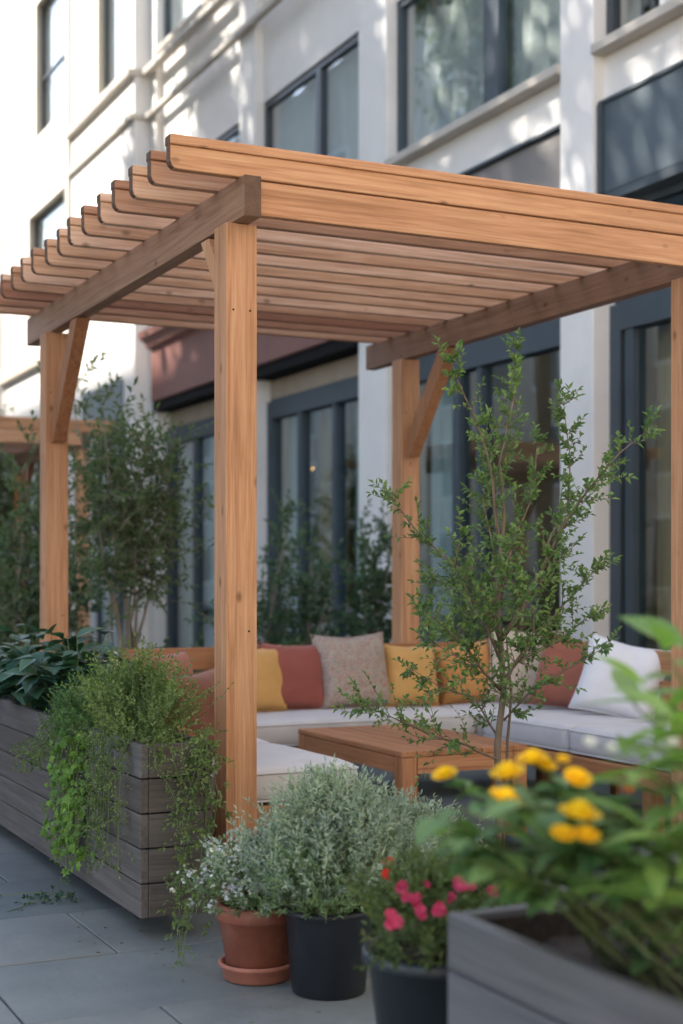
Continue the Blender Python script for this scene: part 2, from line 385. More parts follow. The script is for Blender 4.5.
def slabmat():
    m, nt, out = new_mat('bluestone_paving'); n = N(nt)
    g = n('NewGeometry'); tc = n('TexCoord')
    r = ramp(n, [(0.0, (.122,.146,.154)), (0.5, (.146,.170,.176)), (1.0, (.182,.196,.192))]); n.link(g.outputs['Random Per Island'], r.inputs[0])
    nz = n('TexNoise', in_Scale=2.4, in_Detail=9.0, in_Roughness=0.65); n.link(tc.outputs['Object'], nz.inputs['Vector'])
    br = ramp(n, [(0.3, (.74,.76,.78)), (0.7, (1.16,1.14,1.1))]); n.link(nz.outputs['Fac'], br.inputs[0])
    c = mixc(n, r.outputs[0], br.outputs[0], 1.0, 'MULTIPLY')
    st = n('TexNoise', in_Scale=0.7, in_Detail=6.0, in_Roughness=0.7); n.link(tc.outputs['Object'], st.inputs['Vector'])
    sr = ramp(n, [(0.50, (0,0,0)), (0.66, (.6,.6,.6))]); n.link(st.outputs['Fac'], sr.inputs[0])
    c = mixc(n, c, (.085,.085,.078), sr.outputs[0])
    b = n('BsdfPrincipled', in_Roughness=0.62); b.inputs['Specular IOR Level'].default_value = 0.4
    n.link(c, b.inputs['Base Color'])
    n2 = n('TexNoise', in_Scale=45.0, in_Detail=5.0); n.link(tc.outputs['Object'], n2.inputs['Vector'])
    bp = n('Bump', in_Strength=0.25, in_Distance=0.006); n.link(n2.outputs['Fac'], bp.inputs['Height']); n.link(bp.outputs[0], b.inputs['Normal'])
    n.link(b.outputs[0], out.inputs[0]); return m
M['slab'] = slabmat()
M['bounce_pale'] = plain('pale_bounce_paving', (.56,.51,.44), 0.7, 0.1, 2)
M['joint'] = plain('dark_joint_sand', (.045,.046,.045), 0.95, 0.3, 20)
M['asphalt'] = plain('road_asphalt', (.055,.056,.058), 0.85, 0.2, 6, 0.3, bscale=90)
M['kerbstone'] = plain('granite_kerb', (.30,.30,.29), 0.8, 0.15, 8, 0.2)
M['earth'] = plain('ground_surface', (.12,.115,.105), 0.9, 0.2, 1)
M['sandstone'] = plain('warm_bounce_wall', (.74,.61,.45), 0.8, 0.06, 0.8, 0.1)  # pale warm colour chosen to throw sunlight onto the pergola
M['brick'] = plain('brown_brick_wall', (.46,.41,.35), 0.8, 0.08, 0.8, 0.1)

# ------------------------------------------------------------------ setting: ground
b = NB(); box(b, -80, 80, -60, 120, -0.4, -0.06); struct('ground', b, M['earth'])
b = NB(); box(b, -4.3, 6.9, -7.0, 44, -0.06, -0.012); struct('pavement_bed', b, M['joint'])
b = NB()
k = -20
y = 4.06 - 0.645*3
k = -3
while y < 43:
    off = [0.0, 0.62, 0.25, 0.86][k % 4]
    x = -4.1 - off; 
    while x < 6.85:
        w = R.choice([0.92, 1.08, 1.25])
        x0, x1 = max(x, -4.1), min(x+w, 6.85)
        if x1 - x0 > 0.1:
            dz = R.uniform(-0.0015, 0.0015)
            if -1 < x0 < 5 and 2 < y < 9: box(b, x0+.0035, x1-.0035, y+.0035, y+.6415, -0.03, dz, 0.003, 1)
            else: box(b, x0+.0035, x1-.0035, y+.0035, y+.6415, -0.03, dz)
        x += w
    y += 0.645; k += 1
struct('pavement', b, M['slab'])
b = NB()
y = -6.98
while y < 2.0:
    x = -4.1
    while x < 6.4:
        box(b, x+.004, min(x+.8, 6.45)-.004, y+.004, y+.596, -0.02, 0.006); x += .8
    y += .6
struct('bounce_paving', b, M['bounce_pale'])  # unseen pale paving added to bounce sunlight up at the pergola
b = NB(); box(b, -4.45, -4.3, -30, 60, -0.06, 0.0, 0.01); struct('kerb', b, M['kerbstone'])
b = NB(); box(b, -11.5, -4.45, -30, 60, -0.06, -0.1+0.002); struct('road', b, M['asphalt'])

# ------------------------------------------------------------------ building with shopfronts
bld = empty('street_building', (6.5, 14, 0), 'white painted building with slate blue shopfronts behind the pergola', 'building')
WX = 6.6                                   # wall plane
bays = [(5.95, 9.03), (9.47, 12.4), (13.0, 15.7), (16.2, 19.3)]
pils = [(5.5, 5.95), (9.03, 9.47), (12.4, 13.0), (15.7, 16.2), (19.3, 19.6)]
w = NB()
for (a, c) in bays:
    box(w, WX, WX+.35, a, c, 4.87, 5.22)
    box(w, WX, WX+.35, a, c, 6.84, 8.6)
    box(w, WX, WX+.35, a, c, 10.3, 12.6)
box(w, WX-.1, WX+.4, -1.0, 5.5, 0, 12.6)
obj('wall', w, M['white_wall'], bld)
for (a, c) in pils:
    obj('pilaster', bx(6.5, 6.95, a, c, 0, 12.6, 0.006), M['white_wall'], bld)
    obj('plinth', bx(6.47, 6.5, a-.01, c+.01, 0, 0.22, 0.004), M['ledge'], bld)
# string courses
for z0, z1, pr in ((7.72, 7.80, .09), (8.33, 8.43, .12)):
    obj('string_course', bx(6.5-pr, 6.5, 13.0, 19.55, z0, z1, .01), M['ledge'], bld)
def upper_window(y0, y1, z0, z1, mulls, framem, plane=6.66, sill=True, wall=WX, white=False, reflection_sheet=0.0, head=True):
    f = NB(); t = 0.075
    box(f, plane-.04, plane+.04, y0, y0+t, z0, z1); box(f, plane-.04, plane+.04, y1-t, y1, z0, z1)
    box(f, plane-.038, plane+.038, y0+t, y1-t, z0, z0+t); box(f, plane-.038, plane+.038, y0+t, y1-t, z1-t, z1)
    fr = obj('window', f, framem, bld)
    for my, wd in mulls: obj('mullion', bx(plane-.045, plane+.045, my-wd/2, my+wd/2, z0+t, z1-t), M['white_wall'] if white else framem, fr)
    obj('pane', bx(plane-.004, plane+.004, y0+t, y1-t, z0+t, z1-t), M['glass_up'], fr)
    if sill: obj('sill', bx(wall-.13, plane-.04, y0-.0, y1+.0, z0-.085, z0-.004, .008), M['ledge'], fr)
    if head: obj('surround', bx(wall+.003, plane-.042, y0+.004, y1-.004, z1+.002, z1+.012), M['reveal'], fr)
    if reflection_sheet > 0:
        cb = NB(); n = 40
        prev = None
        for i in range(n+1):
            yy = y0+t + (y1-y0-2*t)*i/n; xx = plane+.12+.025*math.sin(i*1.7)
            cur = (cb.verts.new((xx, yy, z1-t-(z1-z0)*reflection_sheet)), cb.verts.new((xx, yy, z1-t)))
            if prev: cb.faces.new((prev[0], cur[0], cur[1], prev[1]))
            prev = cur
        bmesh.ops.solidify(cb, geom=cb.faces[:], thickness=0.004)
        obj('reflection_sheet', cb, M['reflection_sheet'], fr, smooth=True)  # pale sheet behind the glass takes the place of reflected light
    return fr
upper_window(5.95, 9.03, 5.30, 6.84, [(7.2,.09),(8.35,.07)], M['dark_frame'], white=True)
upper_window(9.47, 12.4, 5.30, 6.84, [(10.68,.24)], M['slate_paint'], reflection_sheet=0.97)
upper_window(13.0, 15.7, 5.30, 6.84, [(14.2,.12)], M['dark_frame'], reflection_sheet=0.95)
upper_window(16.2, 19.3, 5.30, 6.84, [(17.7,.12)], M['dark_frame'], reflection_sheet=0.6)
for (a, c) in bays: upper_window(a, c, 8.64, 10.3, [((a+c)/2,.12)], M['slate_paint'], reflection_sheet=0.9)
# sign panels over the two near shops
obj('spandrel_panel', bx(6.56, 6.62, 6.0, 9.0, 4.17, 4.85, .006), M['slate_panel'], bld)
obj('spandrel_panel', bx(6.62, 6.68, 9.47, 12.4, 4.17, 4.83, .006), M['grey_panel'], bld)
tr = NB()
for (a, c, x) in ((5.95, 9.03, 6.54), (9.47, 12.4, 6.58)):
    box(tr, x, 6.9, a+.002, c-.002, 4.83+.012, 4.868)
    box(tr, x+.02, 6.9, a+.002, c-.002, 4.10, 4.168)
    if x < 6.56: box(tr, x-.01, 6.56, c-.06, c-.002, 4.168, 4.842)
obj('panel_trim', tr, M['slate_paint'], bld)
# fascia and cornice over the two far shops
fa = empty  # (kept for readability)
fascia = obj('fascia', bx(6.42, 6.6, 13.02, 19.28, 3.72, 4.46, .008), M['red_fascia'], bld)
cn = NB()
prism(cn, [(6.42,4.44),(6.34,4.47),(6.32,4.53),(6.24,4.58),(6.22,4.66),(6.6,4.66),(6.6,4.44)], 'y', 13.02, 19.28)
obj('cornice', cn, M['red_cornice'], fascia)
obj('wall_band', bx(6.58, 6.95, 13.0, 15.7, 4.66, 4.868), M['white_wall'], bld)
obj('wall_band', bx(6.58, 6.95, 16.2, 19.3, 4.66, 4.868), M['white_wall'], bld)
def shopfront(y0, y1, mulls, head=3.13, clere=True, band=None, top=4.1, door=None):
    P = 6.72
    f = NB()
    box(f, P-.07, P+.07, y0+.002, y0+.13, 0.02, head+.2); box(f, P-.07, P+.07, y1-.13, y1-.002, 0.02, head+.2)
    box(f, P-.075, P+.075, y0+.13, y1-.13, head, head+.22)
    box(f, P-.068, P+.068, y0+.13, y1-.13, 0.02, 0.22)
    fr = obj('shopfront', f, M['slate_paint'], bld)
    for my, wd in mulls: obj('mullion', bx(P-.06, P+.06, my-wd/2, my+wd/2, 0.22, head), M['slate_paint'], fr)
    edges = [y0+.13] + [v for my, wd in sorted(mulls) for v in (my-wd/2, my+wd/2)] + [y1-.13]
    for a, c in zip(edges[::2], edges[1::2]):
        obj('pane', bx(P-.004, P+.004, a, c, .22, head), M['glass_down'], fr)
    if band: obj('blind_band', bx(P-.03, P+.05, y0+.01, y1-.01, head+.222, head+.45), M['tan_band'], fr)
    if clere:
        z0 = head+.222
        obj('transom_pane', bx(P+.02, P+.028, y0+.1, y1-.1, z0+.05, top-.06), M['glass_down'], fr)
        t = NB(); box(t, P-.02, P+.05, y0+.002, y0+.1, z0, top); box(t, P-.02, P+.05, y1-.1, y1-.002, z0, top)
        box(t, P-.018, P+.048, y0+.1, y1-.1, z0, z0+.05); box(t, P-.018, P+.048, y0+.1, y1-.1, top-.06, top)
        obj('transom_frame', t, M['slate_paint'], fr)
    else: obj('soffit', bx(6.45, P+.1, y0+.004, y1-.004, head+.46, 3.718), M['black_paint'], fr)
    return fr
s0 = shopfront(5.95, 9.03, [(8.80,.10),(7.4,.08)])
s1 = shopfront(9.47, 12.4, [(11.35,.12),(10.95,.08)])
s2 = shopfront(13.0, 15.7, [(13.9,.10),(14.8,.10)], clere=False, band=True)
s3 = shopfront(16.2, 19.3, [(17.2,.10),(18.2,.10)], clere=False, band=True)
# rooms
rm = NB()
box(rm, 10.2, 10.3, 5.5, 19.6, 0, 4.1); box(rm, 6.95, 10.2, 5.5, 5.6, 0, 4.1); box(rm, 6.95, 10.2, 9.2, 9.3, 0, 4.1); box(rm, 6.95, 10.2, 12.65, 12.75, 0, 4.1)
box(rm, 6.95, 10.2, 19.5, 19.6, 0, 4.1)
obj('shop_wall', rm, M['interior'], bld)
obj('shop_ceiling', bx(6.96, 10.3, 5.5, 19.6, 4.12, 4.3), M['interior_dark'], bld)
obj('shop_floor', bx(6.86, 10.19, 5.6, 19.5, -0.05, 0.03), M['interior_floor'], bld)
up = NB()
for z0, z1 in ((4.9, 7.6), (8.0, 11.0)):
    box(up, 9.0, 9.1, 5.5, 19.6, z0, z1); box(up, 6.96, 9.0, 5.5, 19.6, z0, z0+.06); box(up, 6.96, 9.0, 5.5, 19.6, z1-.06, z1)
    for yy in (5.6, 9.25, 12.7, 15.95, 19.45): box(up, 6.96, 9.0, yy-.05, yy+.05, z0+.06, z1-.06)
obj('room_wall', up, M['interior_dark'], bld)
def curtain(y0, y1, z0, z1, x, mat, name='curtain'):
    cb = NB(); n = max(8, int((y1-y0)/0.03)); prev = None
    ph = R.random()*6
    for i in range(n+1):
        yy = y0 + (y1-y0)*i/n; xx = x + .03*math.sin(i*1.1+ph) + .01*math.sin(i*2.7)
        cur = (cb.verts.new((xx, yy, z0)), cb.verts.new((xx, yy, z1)))
        if prev: cb.faces.new((prev[0], cur[0], cur[1], prev[1]))
        prev = cur
    bmesh.ops.solidify(cb, geom=cb.faces[:], thickness=0.004)
    return obj(name, cb, mat, bld, smooth=True)
for (a, c, m) in ((13.15,13.75,'curtain_reflect_pale'),(13.98,14.7,'curtain_ochre'),(14.95,15.5,'curtain_reflect_pale'),(16.4,16.9,'curtain_reflect_pale'),(17.3,17.6,'curtain_ochre'),(17.75,18.1,'curtain_reflect_pale'),(18.4,19.1,'curtain_reflect_pale'),(11.6,12.2,'curtain_reflect_pale'),(8.5,8.7,'curtain_ochre')):
    curtain(a, c, .06, 3.4, 6.85 + R.uniform(0,.02), M[m])
# shelves inside the near shops (furniture behind glass)
for i, (ya, yb) in enumerate(((6.2,8.9),(9.6,12.3))):
    sh = NB(); 
    for z in (0.4,0.9,1.4,1.9,2.4): box(sh, 9.7, 10.15, ya, yb, z, z+.04)
    for yy in (ya, (ya+yb)/2, yb): box(sh, 9.68, 10.17, yy-.03, yy+.03, .03, 2.6)
    t = obj('shelving_unit', sh, M['teak_y'], None, origin=(9.9,(ya+yb)/2,.03))
    tag(t, ['tall wooden shelving unit deep inside the rightmost shop','tall wooden shelving unit inside the shop behind the sapling'][i], 'shelf', 'shelving units inside the shops')
lampspots = [at(272,452,16.2), at(296,468,17.0), at(281,538,16.6), at(262,510,17.6), at(300,420,16.4)]
for i, p in enumerate(lampspots):
    p.x = max(p.x, 7.15); 
    e = empty('pendant_lamp', (p.x, p.y, p.z), ['small warm bulb behind the middle shop window, %s' % q for q in ('right one of the lower upper pair','near the centre mullion','lowest of the cluster','leftmost beside the front post','highest of the cluster')][i], 'lamp', 'warm pendant bulbs in the middle shop')
    q = NB(); bmesh.ops.create_uvsphere(q, u_segments=12, v_segments=8, radius=.019); obj('bulb', q, M['bulb'], e, local=True, smooth=True)
    q = NB(); tube(q, [(0,0,.035),(0,0,4.12-p.z)], .004, 5); obj('cord', q, M['cord'], e, local=True)

# left wing (stands a little forward) and far wing
wing = empty('side_wing', (6.28, 21, 0), 'white wing with stone ledges standing forward of the shopfront building', 'building')
w = NB(); LX = 6.28
box(w, LX, 7.2, 19.6, 22.9, 3.5, 8.56); box(w, LX, 7.2, 19.6, 19.95, 8.56, 12.6); box(w, LX, 7.2, 21.35, 22.9, 8.56, 12.6); box(w, LX, 7.2, 19.95, 21.35, 10.6, 12.6)
box(w, LX, 7.2, 19.6, 19.95, 0, 3.5); box(w, LX, 7.2, 22.2, 22.9, 0, 3.5); box(w, 6.9, 7.2, 19.95, 22.2, 0, 3.5)
obj('wall', w, M['white_wall'], wing)
for z0, z1, pr in ((7.72, 7.80, .07), (8.33, 8.43, .10)):
    obj('string_course', bx(LX-pr, LX, 19.6, 22.9, z0, z1, .01), M['ledge'], wing)
    obj('string_course', bx(LX-pr, 6.5, 19.56, 19.6, z0+.002, z1-.002, .008), M['ledge'], wing)
def wing_window(par, X, y0, y1, z0, z1, rails=(), name='window'):
    f = NB(); t = .07; P = X+.12
    box(f, P-.03, P+.03, y0+.02, y0+.02+t, z0, z1); box(f, P-.03, P+.03, y1-t-.02, y1-.02, z0, z1)
    box(f, P-.028, P+.028, y0+t, y1-t, z0, z0+t); box(f, P-.028, P+.028, y0+t, y1-t, z1-t, z1)
    for r in rails: box(f, P-.032, P+.032, y0+t, y1-t, r-.03, r+.03)
    fr = obj(name, f, M['dark_frame'], par)
    obj('pane', bx(P-.004, P+.004, y0+t, y1-t, z0+t, z1-t), M['glass_up'], fr)
    s = NB(); box(s, X-.02, X+.085, y1-.021, y1-.002, z0+.002, z1-.002); box(s, X-.02, X+.085, y0+.002, y1-.021, z1-.02, z1-.002); box(s, X-.02, X+.085, y0+.002, y0+.021, z0+.002, z1-.02)
    obj('surround', s, M['reveal'], fr)
    obj('reflection_backing', bx(X+.20, X+.22, y0+.022, y1-.022, z0, z1-.02), M['reflection_sheet'], fr)  # pale sheet behind the pane in place of a bright reflection
wing_window(wing, LX, 19.95, 21.35, 8.56, 10.6)
f = NB(); box(f, 6.5, 6.56, 20.0, 20.1, 0, 3.4); box(f, 6.5, 6.56, 21.0, 21.1, 0, 3.4); box(f, 6.5, 6.56, 22.1, 22.2, 0, 3.4); box(f, 6.5, 6.56, 20.1, 22.1, 3.3, 3.45)
g = obj('shopfront', f, M['slate_paint'], wing); obj('pane', bx(6.53,6.537,20.1,22.1,.02,3.3), M['glass_down'], g)
obj('panel', bx(6.26, 6.275, 20.1, 22.2, 3.5, 4.15), M['slate_panel'], wing)
far = empty('far_townhouse', (6.2, 28, 0), 'sunlit white townhouse with beige window surrounds at the far left', 'building')
w = NB(); FX = 6.22
wins = [(23.0,24.9,8.9,11.2),(23.0,25.4,5.6,7.62)]
box(w, FX, 7.3, 22.9, 23.0, 0, 12.6); box(w, FX, 7.3, 23.0, 24.9, 7.62, 8.9)
box(w, FX, 7.3, 24.9, 44, 7.62, 12.6); box(w, FX, 7.3, 25.4, 44, 5.6, 7.62); box(w, FX, 7.3, 23.0, 24.9, 11.2, 12.6)

box(w, FX, 7.3, 23.0, 44, 3.9, 5.6)
for a, c in ((23.0,23.5),(26.0,26.6),(29.2,44)): box(w, FX, 7.3, a, c, 0, 3.9)
box(w, 7.0, 7.3, 23.5, 29.2, 0, 3.9)
obj('wall', w, M['white_wall'], far)
for q in wins: wing_window(far, FX, *q, rails=((q[2]+q[3])/2 - .15,))
obj('string_course', bx(FX-.12, FX, 22.9, 44, 4.9, 5.1, .01), M['reveal'], far)
q = NB(); tube(q, [(FX-.08, 27.3, 0),(FX-.08, 27.3, 12.5)], .05, 10); obj('drainpipe', q, M['white_wall'], far, smooth=True)
for a, c in ((23.5,26.0),(26.6,29.2)):
    f = NB(); box(f, 6.5,6.56,a,a+.1,0,3.8); box(f,6.5,6.56,c-.1,c,0,3.8); box(f,6.5,6.56,(a+c)/2-.05,(a+c)/2+.05,0,3.8); box(f,6.498,6.562,a+.1,c-.1,3.6,3.8)
    g = obj('shopfront', f, M['slate_paint'], far); obj('pane', bx(6.53,6.537,a+.1,c-.1,.02,3.6), M['glass_down'], g)

# ------------------------------------------------------------------ off-frame street trees, and buildings added to shade the terrace and bounce sunlight
opp = empty('shade_building', (-12, 26, 0), 'unseen tall buff brick block across the street, added to shade the terrace', 'building')
obj('wall', bx(-20, -12, 11.6, 110, 0, 22.2), M['brick'], opp)  # unseen block, sized to keep the sun off the terrace
for fl in range(6):
    for k in range(20):
        y0 = 12.8 + k*3.0; z0 = 1.0 + fl*3.1
        f = NB(); box(f, -12.0, -11.94, y0, y0+1.6, z0, z0+2.0); fr = obj('window', f, M['white_wall'], opp)
        obj('pane', bx(-11.938, -11.93, y0+.1, y0+1.5, z0+.1, z0+1.9), M['dark_frame'], fr)
obj('roof_cornice', bx(-12.35, -12.002, 11.6, 110, 21.7, 22.2, .02), M['ledge'], opp)
rear = empty('bounce_building', (3, -7, 0), 'unseen sandstone block behind the viewpoint, added to bounce warm sunlight', 'building')
obj('wall', bx(-9, 18, -13, -7, 0, 14), M['sandstone'], rear)  # unseen wall added as a reflector of warm sun
for fl in range(4):
    for k in range(7):
        x0 = -7.8 + k*3.4; z0 = 1.2 + fl*3.4
        fr = obj('window', bx(x0, x0+1.1, -7, -6.95, z0, z0+1.7), M['white_wall'], rear)
        obj('pane', bx(x0+.1, x0+1.0, -6.948, -6.94, z0+.1, z0+1.6), M['dark_frame'], rear)
def street_tree(x, y, h0, crown, nleaf, label, size=.25):
    t = empty('street_tree', (x, y, 0), label, 'tree', 'street trees beside the road')
    tr = NB(); top = V((x, y, crown[2]))
    tube(tr, [(x,y,-.02),(x+.05,y,h0*.5),(x,y+.1,h0),(x,y,crown[2])], [.2,.16,.13,.05], 10)
    fo = NB()
    cx, cy, cz, rx, ry, rz = crown
    clumps = []
    for i in range(46):
        while True:
            p = V((R.uniform(-1,1), R.uniform(-1,1), R.uniform(-1,1)))
            if .25 < p.length < 1: break
        c = V((cx+p.x*rx, cy+p.y*ry, cz+p.z*rz)); clumps.append((c, R.uniform(.55,1.15)))
        tube(tr, [(x, y, h0+(cz-h0)*R.uniform(0,.6)), tuple(c)], [.05,.012], 5)
    for i in range(nleaf):
        c, r = R.choice(clumps); p = c + rv(r*.45)
        leaf(fo, p, rv() + V((0,0,-.3)), size*R.uniform(.7,1.2), size*.62, fold=.2)
    obj('trunk', tr, M['bark'], t, smooth=True); obj('crown', fo, M['lf_street'], t)
street_tree(-0.4, 13.6, 5.5, (-.4,13.8,13.0,2.6,3.9,3.6), 5400, 'leafy street tree nearest the pergola, out of the picture')
street_tree(-0.6, 20.8, 5.5, (-.6,20.9,13.6,2.8,3.9,3.9), 14000, 'second leafy street tree along the road, out of the picture')

# ------------------------------------------------------------------ pergola
PB = 2.637; PT = 2.797
def build_pergola():
    pg = empty('pergola', (3.24, 6.69, 0), 'cedar pergola over the corner seating with closely spaced rafters', 'pergola', 'cedar pergolas along the terrace')
    w = .065
    for (x, y) in ((2.115,5.31),(2.115,8.07),(4.37,5.31),(4.37,8.07)):
        po = obj('post', bx(x-w, x+w, y-w, y+w, .0, PB, .004, 2), M['cedar_z'], pg)
        b2 = NB()
        for zz, dx in ((2.30,.035),(1.05,.03),(2.30,-.035)):
            bmesh.ops.create_cone(b2, cap_ends=True, segments=8, radius1=.004, radius2=.004, depth=.003, matrix=Matrix.Translation((x+dx, y-w-.001, zz)) @ Matrix.Rotation(rad(90), 4, 'X'))
        obj('screws', b2, M['black_paint'], po)
        s = 1 if y < 6 else -1
        # knee brace along the beam
        y0 = y + s*w; q = NB()
        if x > 4 and y < 6: continue
        if y < 6: prism(q, [(y0,2.36),(y0,2.45),(y0+s*.14,2.632),(y0+s*.23,2.632),(y0+s*.03,2.36)], 'x', x-.035, x+.035)
        else: prism(q, [(y0+s*.0,2.02),(y0+s*.0,2.12),(y0+s*.41,2.632),(y0+s*.54,2.632),(y0+s*.05,2.02)], 'x', x-.036, x+.036)
        if y < 6: obj('brace', q, M['cedar_z'], pg); continue
        br = obj('brace', q, M['teak_z'], pg)
        bl = NB(); bmesh.ops.create_cone(bl, cap_ends=True, segments=10, radius1=.009, radius2=.007, depth=.006, matrix=Matrix.Translation((x, y0+s*.042 - .0, 2.075)) @ Matrix.Rotation(rad(90), 4, 'X'))
        obj('bolt', bl, M['ledge'], br)
    for x in (2.115, 4.37):
        obj('beam', bx(x-.036, x+.036, 5.13, 8.56, PB+.002, PT, .004, 2), M['beam'], pg, ends=1)
    for i in range(15):
        y = 5.20 + .231*i; h0 = PT+.001; x0, x1 = 1.80+R.uniform(-.006,.006), 4.70+R.uniform(-.006,.006)
        pts = [(x0, h0+.09),(x0, h0+.028),(x0+.006, h0+.014),(x0+.018, h0+.004),(x0+.032, h0),(x1-.032,h0),(x1-.018,h0+.004),(x1-.006,h0+.014),(x1,h0+.028),(x1,h0+.09)]
        q = NB(); prism(q, pts, 'y', y-.021, y+.021)
        bmesh.ops.bevel(q, geom=[e for e in q.edges if abs(e.verts[0].co.y-e.verts[1].co.y) < 1e-6], offset=.003, segments=1, affect='EDGES')
        r = obj('rafter', q, M['rafter'] if i else M['cedar_x'], pg, ends=0)
        obj('cap_strip', bx(x0-.002, x1+.002, y-.030, y+.030, h0+.0905, h0+.128, .005, 2), M['rafter'] if i else M['cedar_x'], r, ends=0)
    obj('header', bx(2.153, 4.332, 5.185, 5.225, PB+.024, PT-.004, .004, 2), M['cedar_x'], pg)
    return pg
pg = build_pergola()
p2 = copy_thing(pg); p2.location = V((3.24-.15, 6.69+9.65, 0)); p2['label'] = 'second cedar pergola further down the terrace at the left edge'

# ------------------------------------------------------------------ seating
def bench(name, label, x0, x1, y0, y1, backside, cushions, legs, backh=.86):
    t = empty('outdoor_sofa', ((x0+x1)/2, (y0+y1)/2, 0), label, 'sofa', 'corner sofa sections under the pergola')
    fr = NB(); ax = 'x' if (x1-x0) > (y1-y0) else 'y'
    obj('seat_frame', bx(x0, x1, y0, y1, .24, .335, .006), M['teak_'+ax], t)
    for (lx, ly) in legs: obj('leg', bx(lx-.04, lx+.04, ly-.04, ly+.04, 0, .239, .005), M['teak_z'], t)
    if backside == 'y':
        for k in range(3): obj('back_rail', bx(x0, x1, y1, y1+.035, .40+k*.165, .40+k*.165+.13, .006), M['teak_x'], t)
        for lx in (x0+.1, (x0+x1)/2, x1-.1): obj('back_post', bx(lx-.03, lx+.03, y1+.036, y1+.075, 0, .84, .005), M['teak_z'], t)
    elif backside == 'x1':
        for k in range(3): obj('back_rail', bx(x1, x1+.035, y0, y1, .40+k*.165, .40+k*.165+.13, .006), M['teak_y'], t)
        for ly in (y0+.1, y1-.3): obj('back_post', bx(x1+.036, x1+.075, ly-.03, ly+.03, 0, .84, .005), M['teak_z'], t)
    elif backside == 'x0':
        for k in range(2): obj('back_rail', bx(x0-.035, x0, y0, y1, .36+k*.165, .36+k*.165+.13, .006), M['teak_y'], t)
        for ly in (y0+.1, y1-.1): obj('back_post', bx(x0-.075, x0-.036, ly-.03, ly+.03, 0, .64, .005), M['teak_z'], t)
    for (a, c, d, e) in cushions:
        q = NB(); box(q, a+.003, c-.003, d+.003, e-.003, .337, .485, .045, 4)
        bmesh.ops.subdivide_edges(q, edges=[ed for ed in q.edges if ed.calc_length() > .2], cuts=6, use_grid_fill=True)
        for v in q.verts:
            if v.co.z > .42:
                u = (v.co.x-a)/(c-a)*2-1; w2 = (v.co.y-d)/(e-d)*2-1
                v.co.z += .018*(1-u*u)*(1-w2*w2) + .006*noise.noise(v.co*5)
            v.co += noise.noise_vector(v.co*4)*.004
        cu = obj('seat_cushion', q, M['f_seat'], t, smooth=True)
        pp = NB()
        for zz in (.352, .463):
            lp = []; r = .035
            for (cx_, cy_, a0) in ((c-.006-r,e-.006-r,0),(a+.006+r,e-.006-r,90),(a+.006+r,d+.006+r,180),(c-.006-r,d+.006+r,270)):
                for k_ in range(5): lp.append(V((cx_+r*math.cos(rad(a0+k_*22.5)), cy_+r*math.sin(rad(a0+k_*22.5)), zz)))
            tube(pp, lp+[lp[0]], .005, 6)
        obj('piping', pp, M['f_seat'], cu, smooth=True)
    return t
bench('back', 'long back section of the wooden corner sofa with light grey seat cushions', 1.99, 5.06, 7.2, 7.88, 'y',
      [(1.99,2.72,7.2,7.86),(2.72,4.38,7.2,7.86),(4.38,5.05,7.2,7.86)], [(2.1,7.3),(3.3,7.3),(4.9,7.3),(2.1,7.8),(4.9,7.8)])
bench('left', 'left arm of the corner sofa with grey cushion beside the long planter', 1.99, 2.72, 5.42, 7.19, 'x0',
      [(1.99,2.73,5.42,6.32),(1.99,2.73,6.32,7.19)], [(2.06,5.5),(2.64,5.5),(2.64,7.1)])
bench('right', 'right arm of the corner sofa below the white and rust pillows', 4.38, 5.06, 5.47, 7.19, 'x1',
      [(4.38,5.05,5.47,6.33),(4.38,5.05,6.33,7.19)], [(4.46,5.7),(4.46,7.1),(4.98,5.7)])
def pillow(label, loc, w, h, T, mat, yaw=0, lean=-16, roll=0, seed=0, cat='pillow', group='throw pillows on the sofa', piping=None):
    w *= 1.04; h *= 1.06; T *= 1.28; q = NB(); n = 18; front = {}; back = {}
    for i in range(n+1):
        for j in range(n+1):
            u = i/n*2-1; v = j/n*2-1
            th = T*0.5*(max(0,(1-u**4)*(1-v**4)))**0.42*(1-.12*(u*u+v*v))
            x = w/2*u*(1-.085*(1-v*v)); z = h/2*v*(1-.085*(1-u*u))
            wr = noise.noise(V((u*2.1, v*2.1, seed*7.3)))*.012 + noise.noise(V((u*5, v*5, seed*3.1)))*.005
            e = 1-max(abs(u),abs(v))**6
            sag = -.02*(1-abs(u))*max(0,v)**2*h
            front[i,j] = q.verts.new((x, -th+wr*e, z+sag+h/2))
            if 0 < i < n and 0 < j < n: back[i,j] = q.verts.new((x, th+wr*e, z+sag+h/2))
            else: back[i,j] = front[i,j]
    for i in range(n):
        for j in range(n):
            q.faces.new((front[i,j], front[i+1,j], front[i+1,j+1], front[i,j+1]))
            f = [back[i,j], back[i,j+1], back[i+1,j+1], back[i+1,j]]
            try: q.faces.new(f)
            except ValueError: pass
    rim_pts = [front[i,0].co.copy() for i in range(n)] + [front[n,j].co.copy() for j in range(n)] + [front[i,n].co.copy() for i in range(n,0,-1)] + [front[0,j].co.copy() for j in range(n,0,-1)]
    o = obj('throw_pillow', q, mat, None, smooth=True)
    o.location = loc; o.rotation_euler = Euler((rad(lean), rad(roll), rad(yaw)), 'XYZ')
    tag(o, label, cat, group)
    ed = NB(); loop = [V(p) for p in rim_pts]
    tube(ed, loop + [loop[0]], .0042, 6)
    obj('piping', ed, mat, o, local=True, smooth=True)
    return o
SZ = .49
pillow('mustard yellow pillow on the back sofa, partly hidden by the front post', (3.17,7.62,SZ), .38,.37,.15, M['f_yellow'], 4, -14, 0, 1)
pillow('terracotta red pillow between the yellow and the ornate beige pillow', (3.41,7.64,SZ), .38,.385,.16, M['f_terra'], -2, -15, 2, 2)
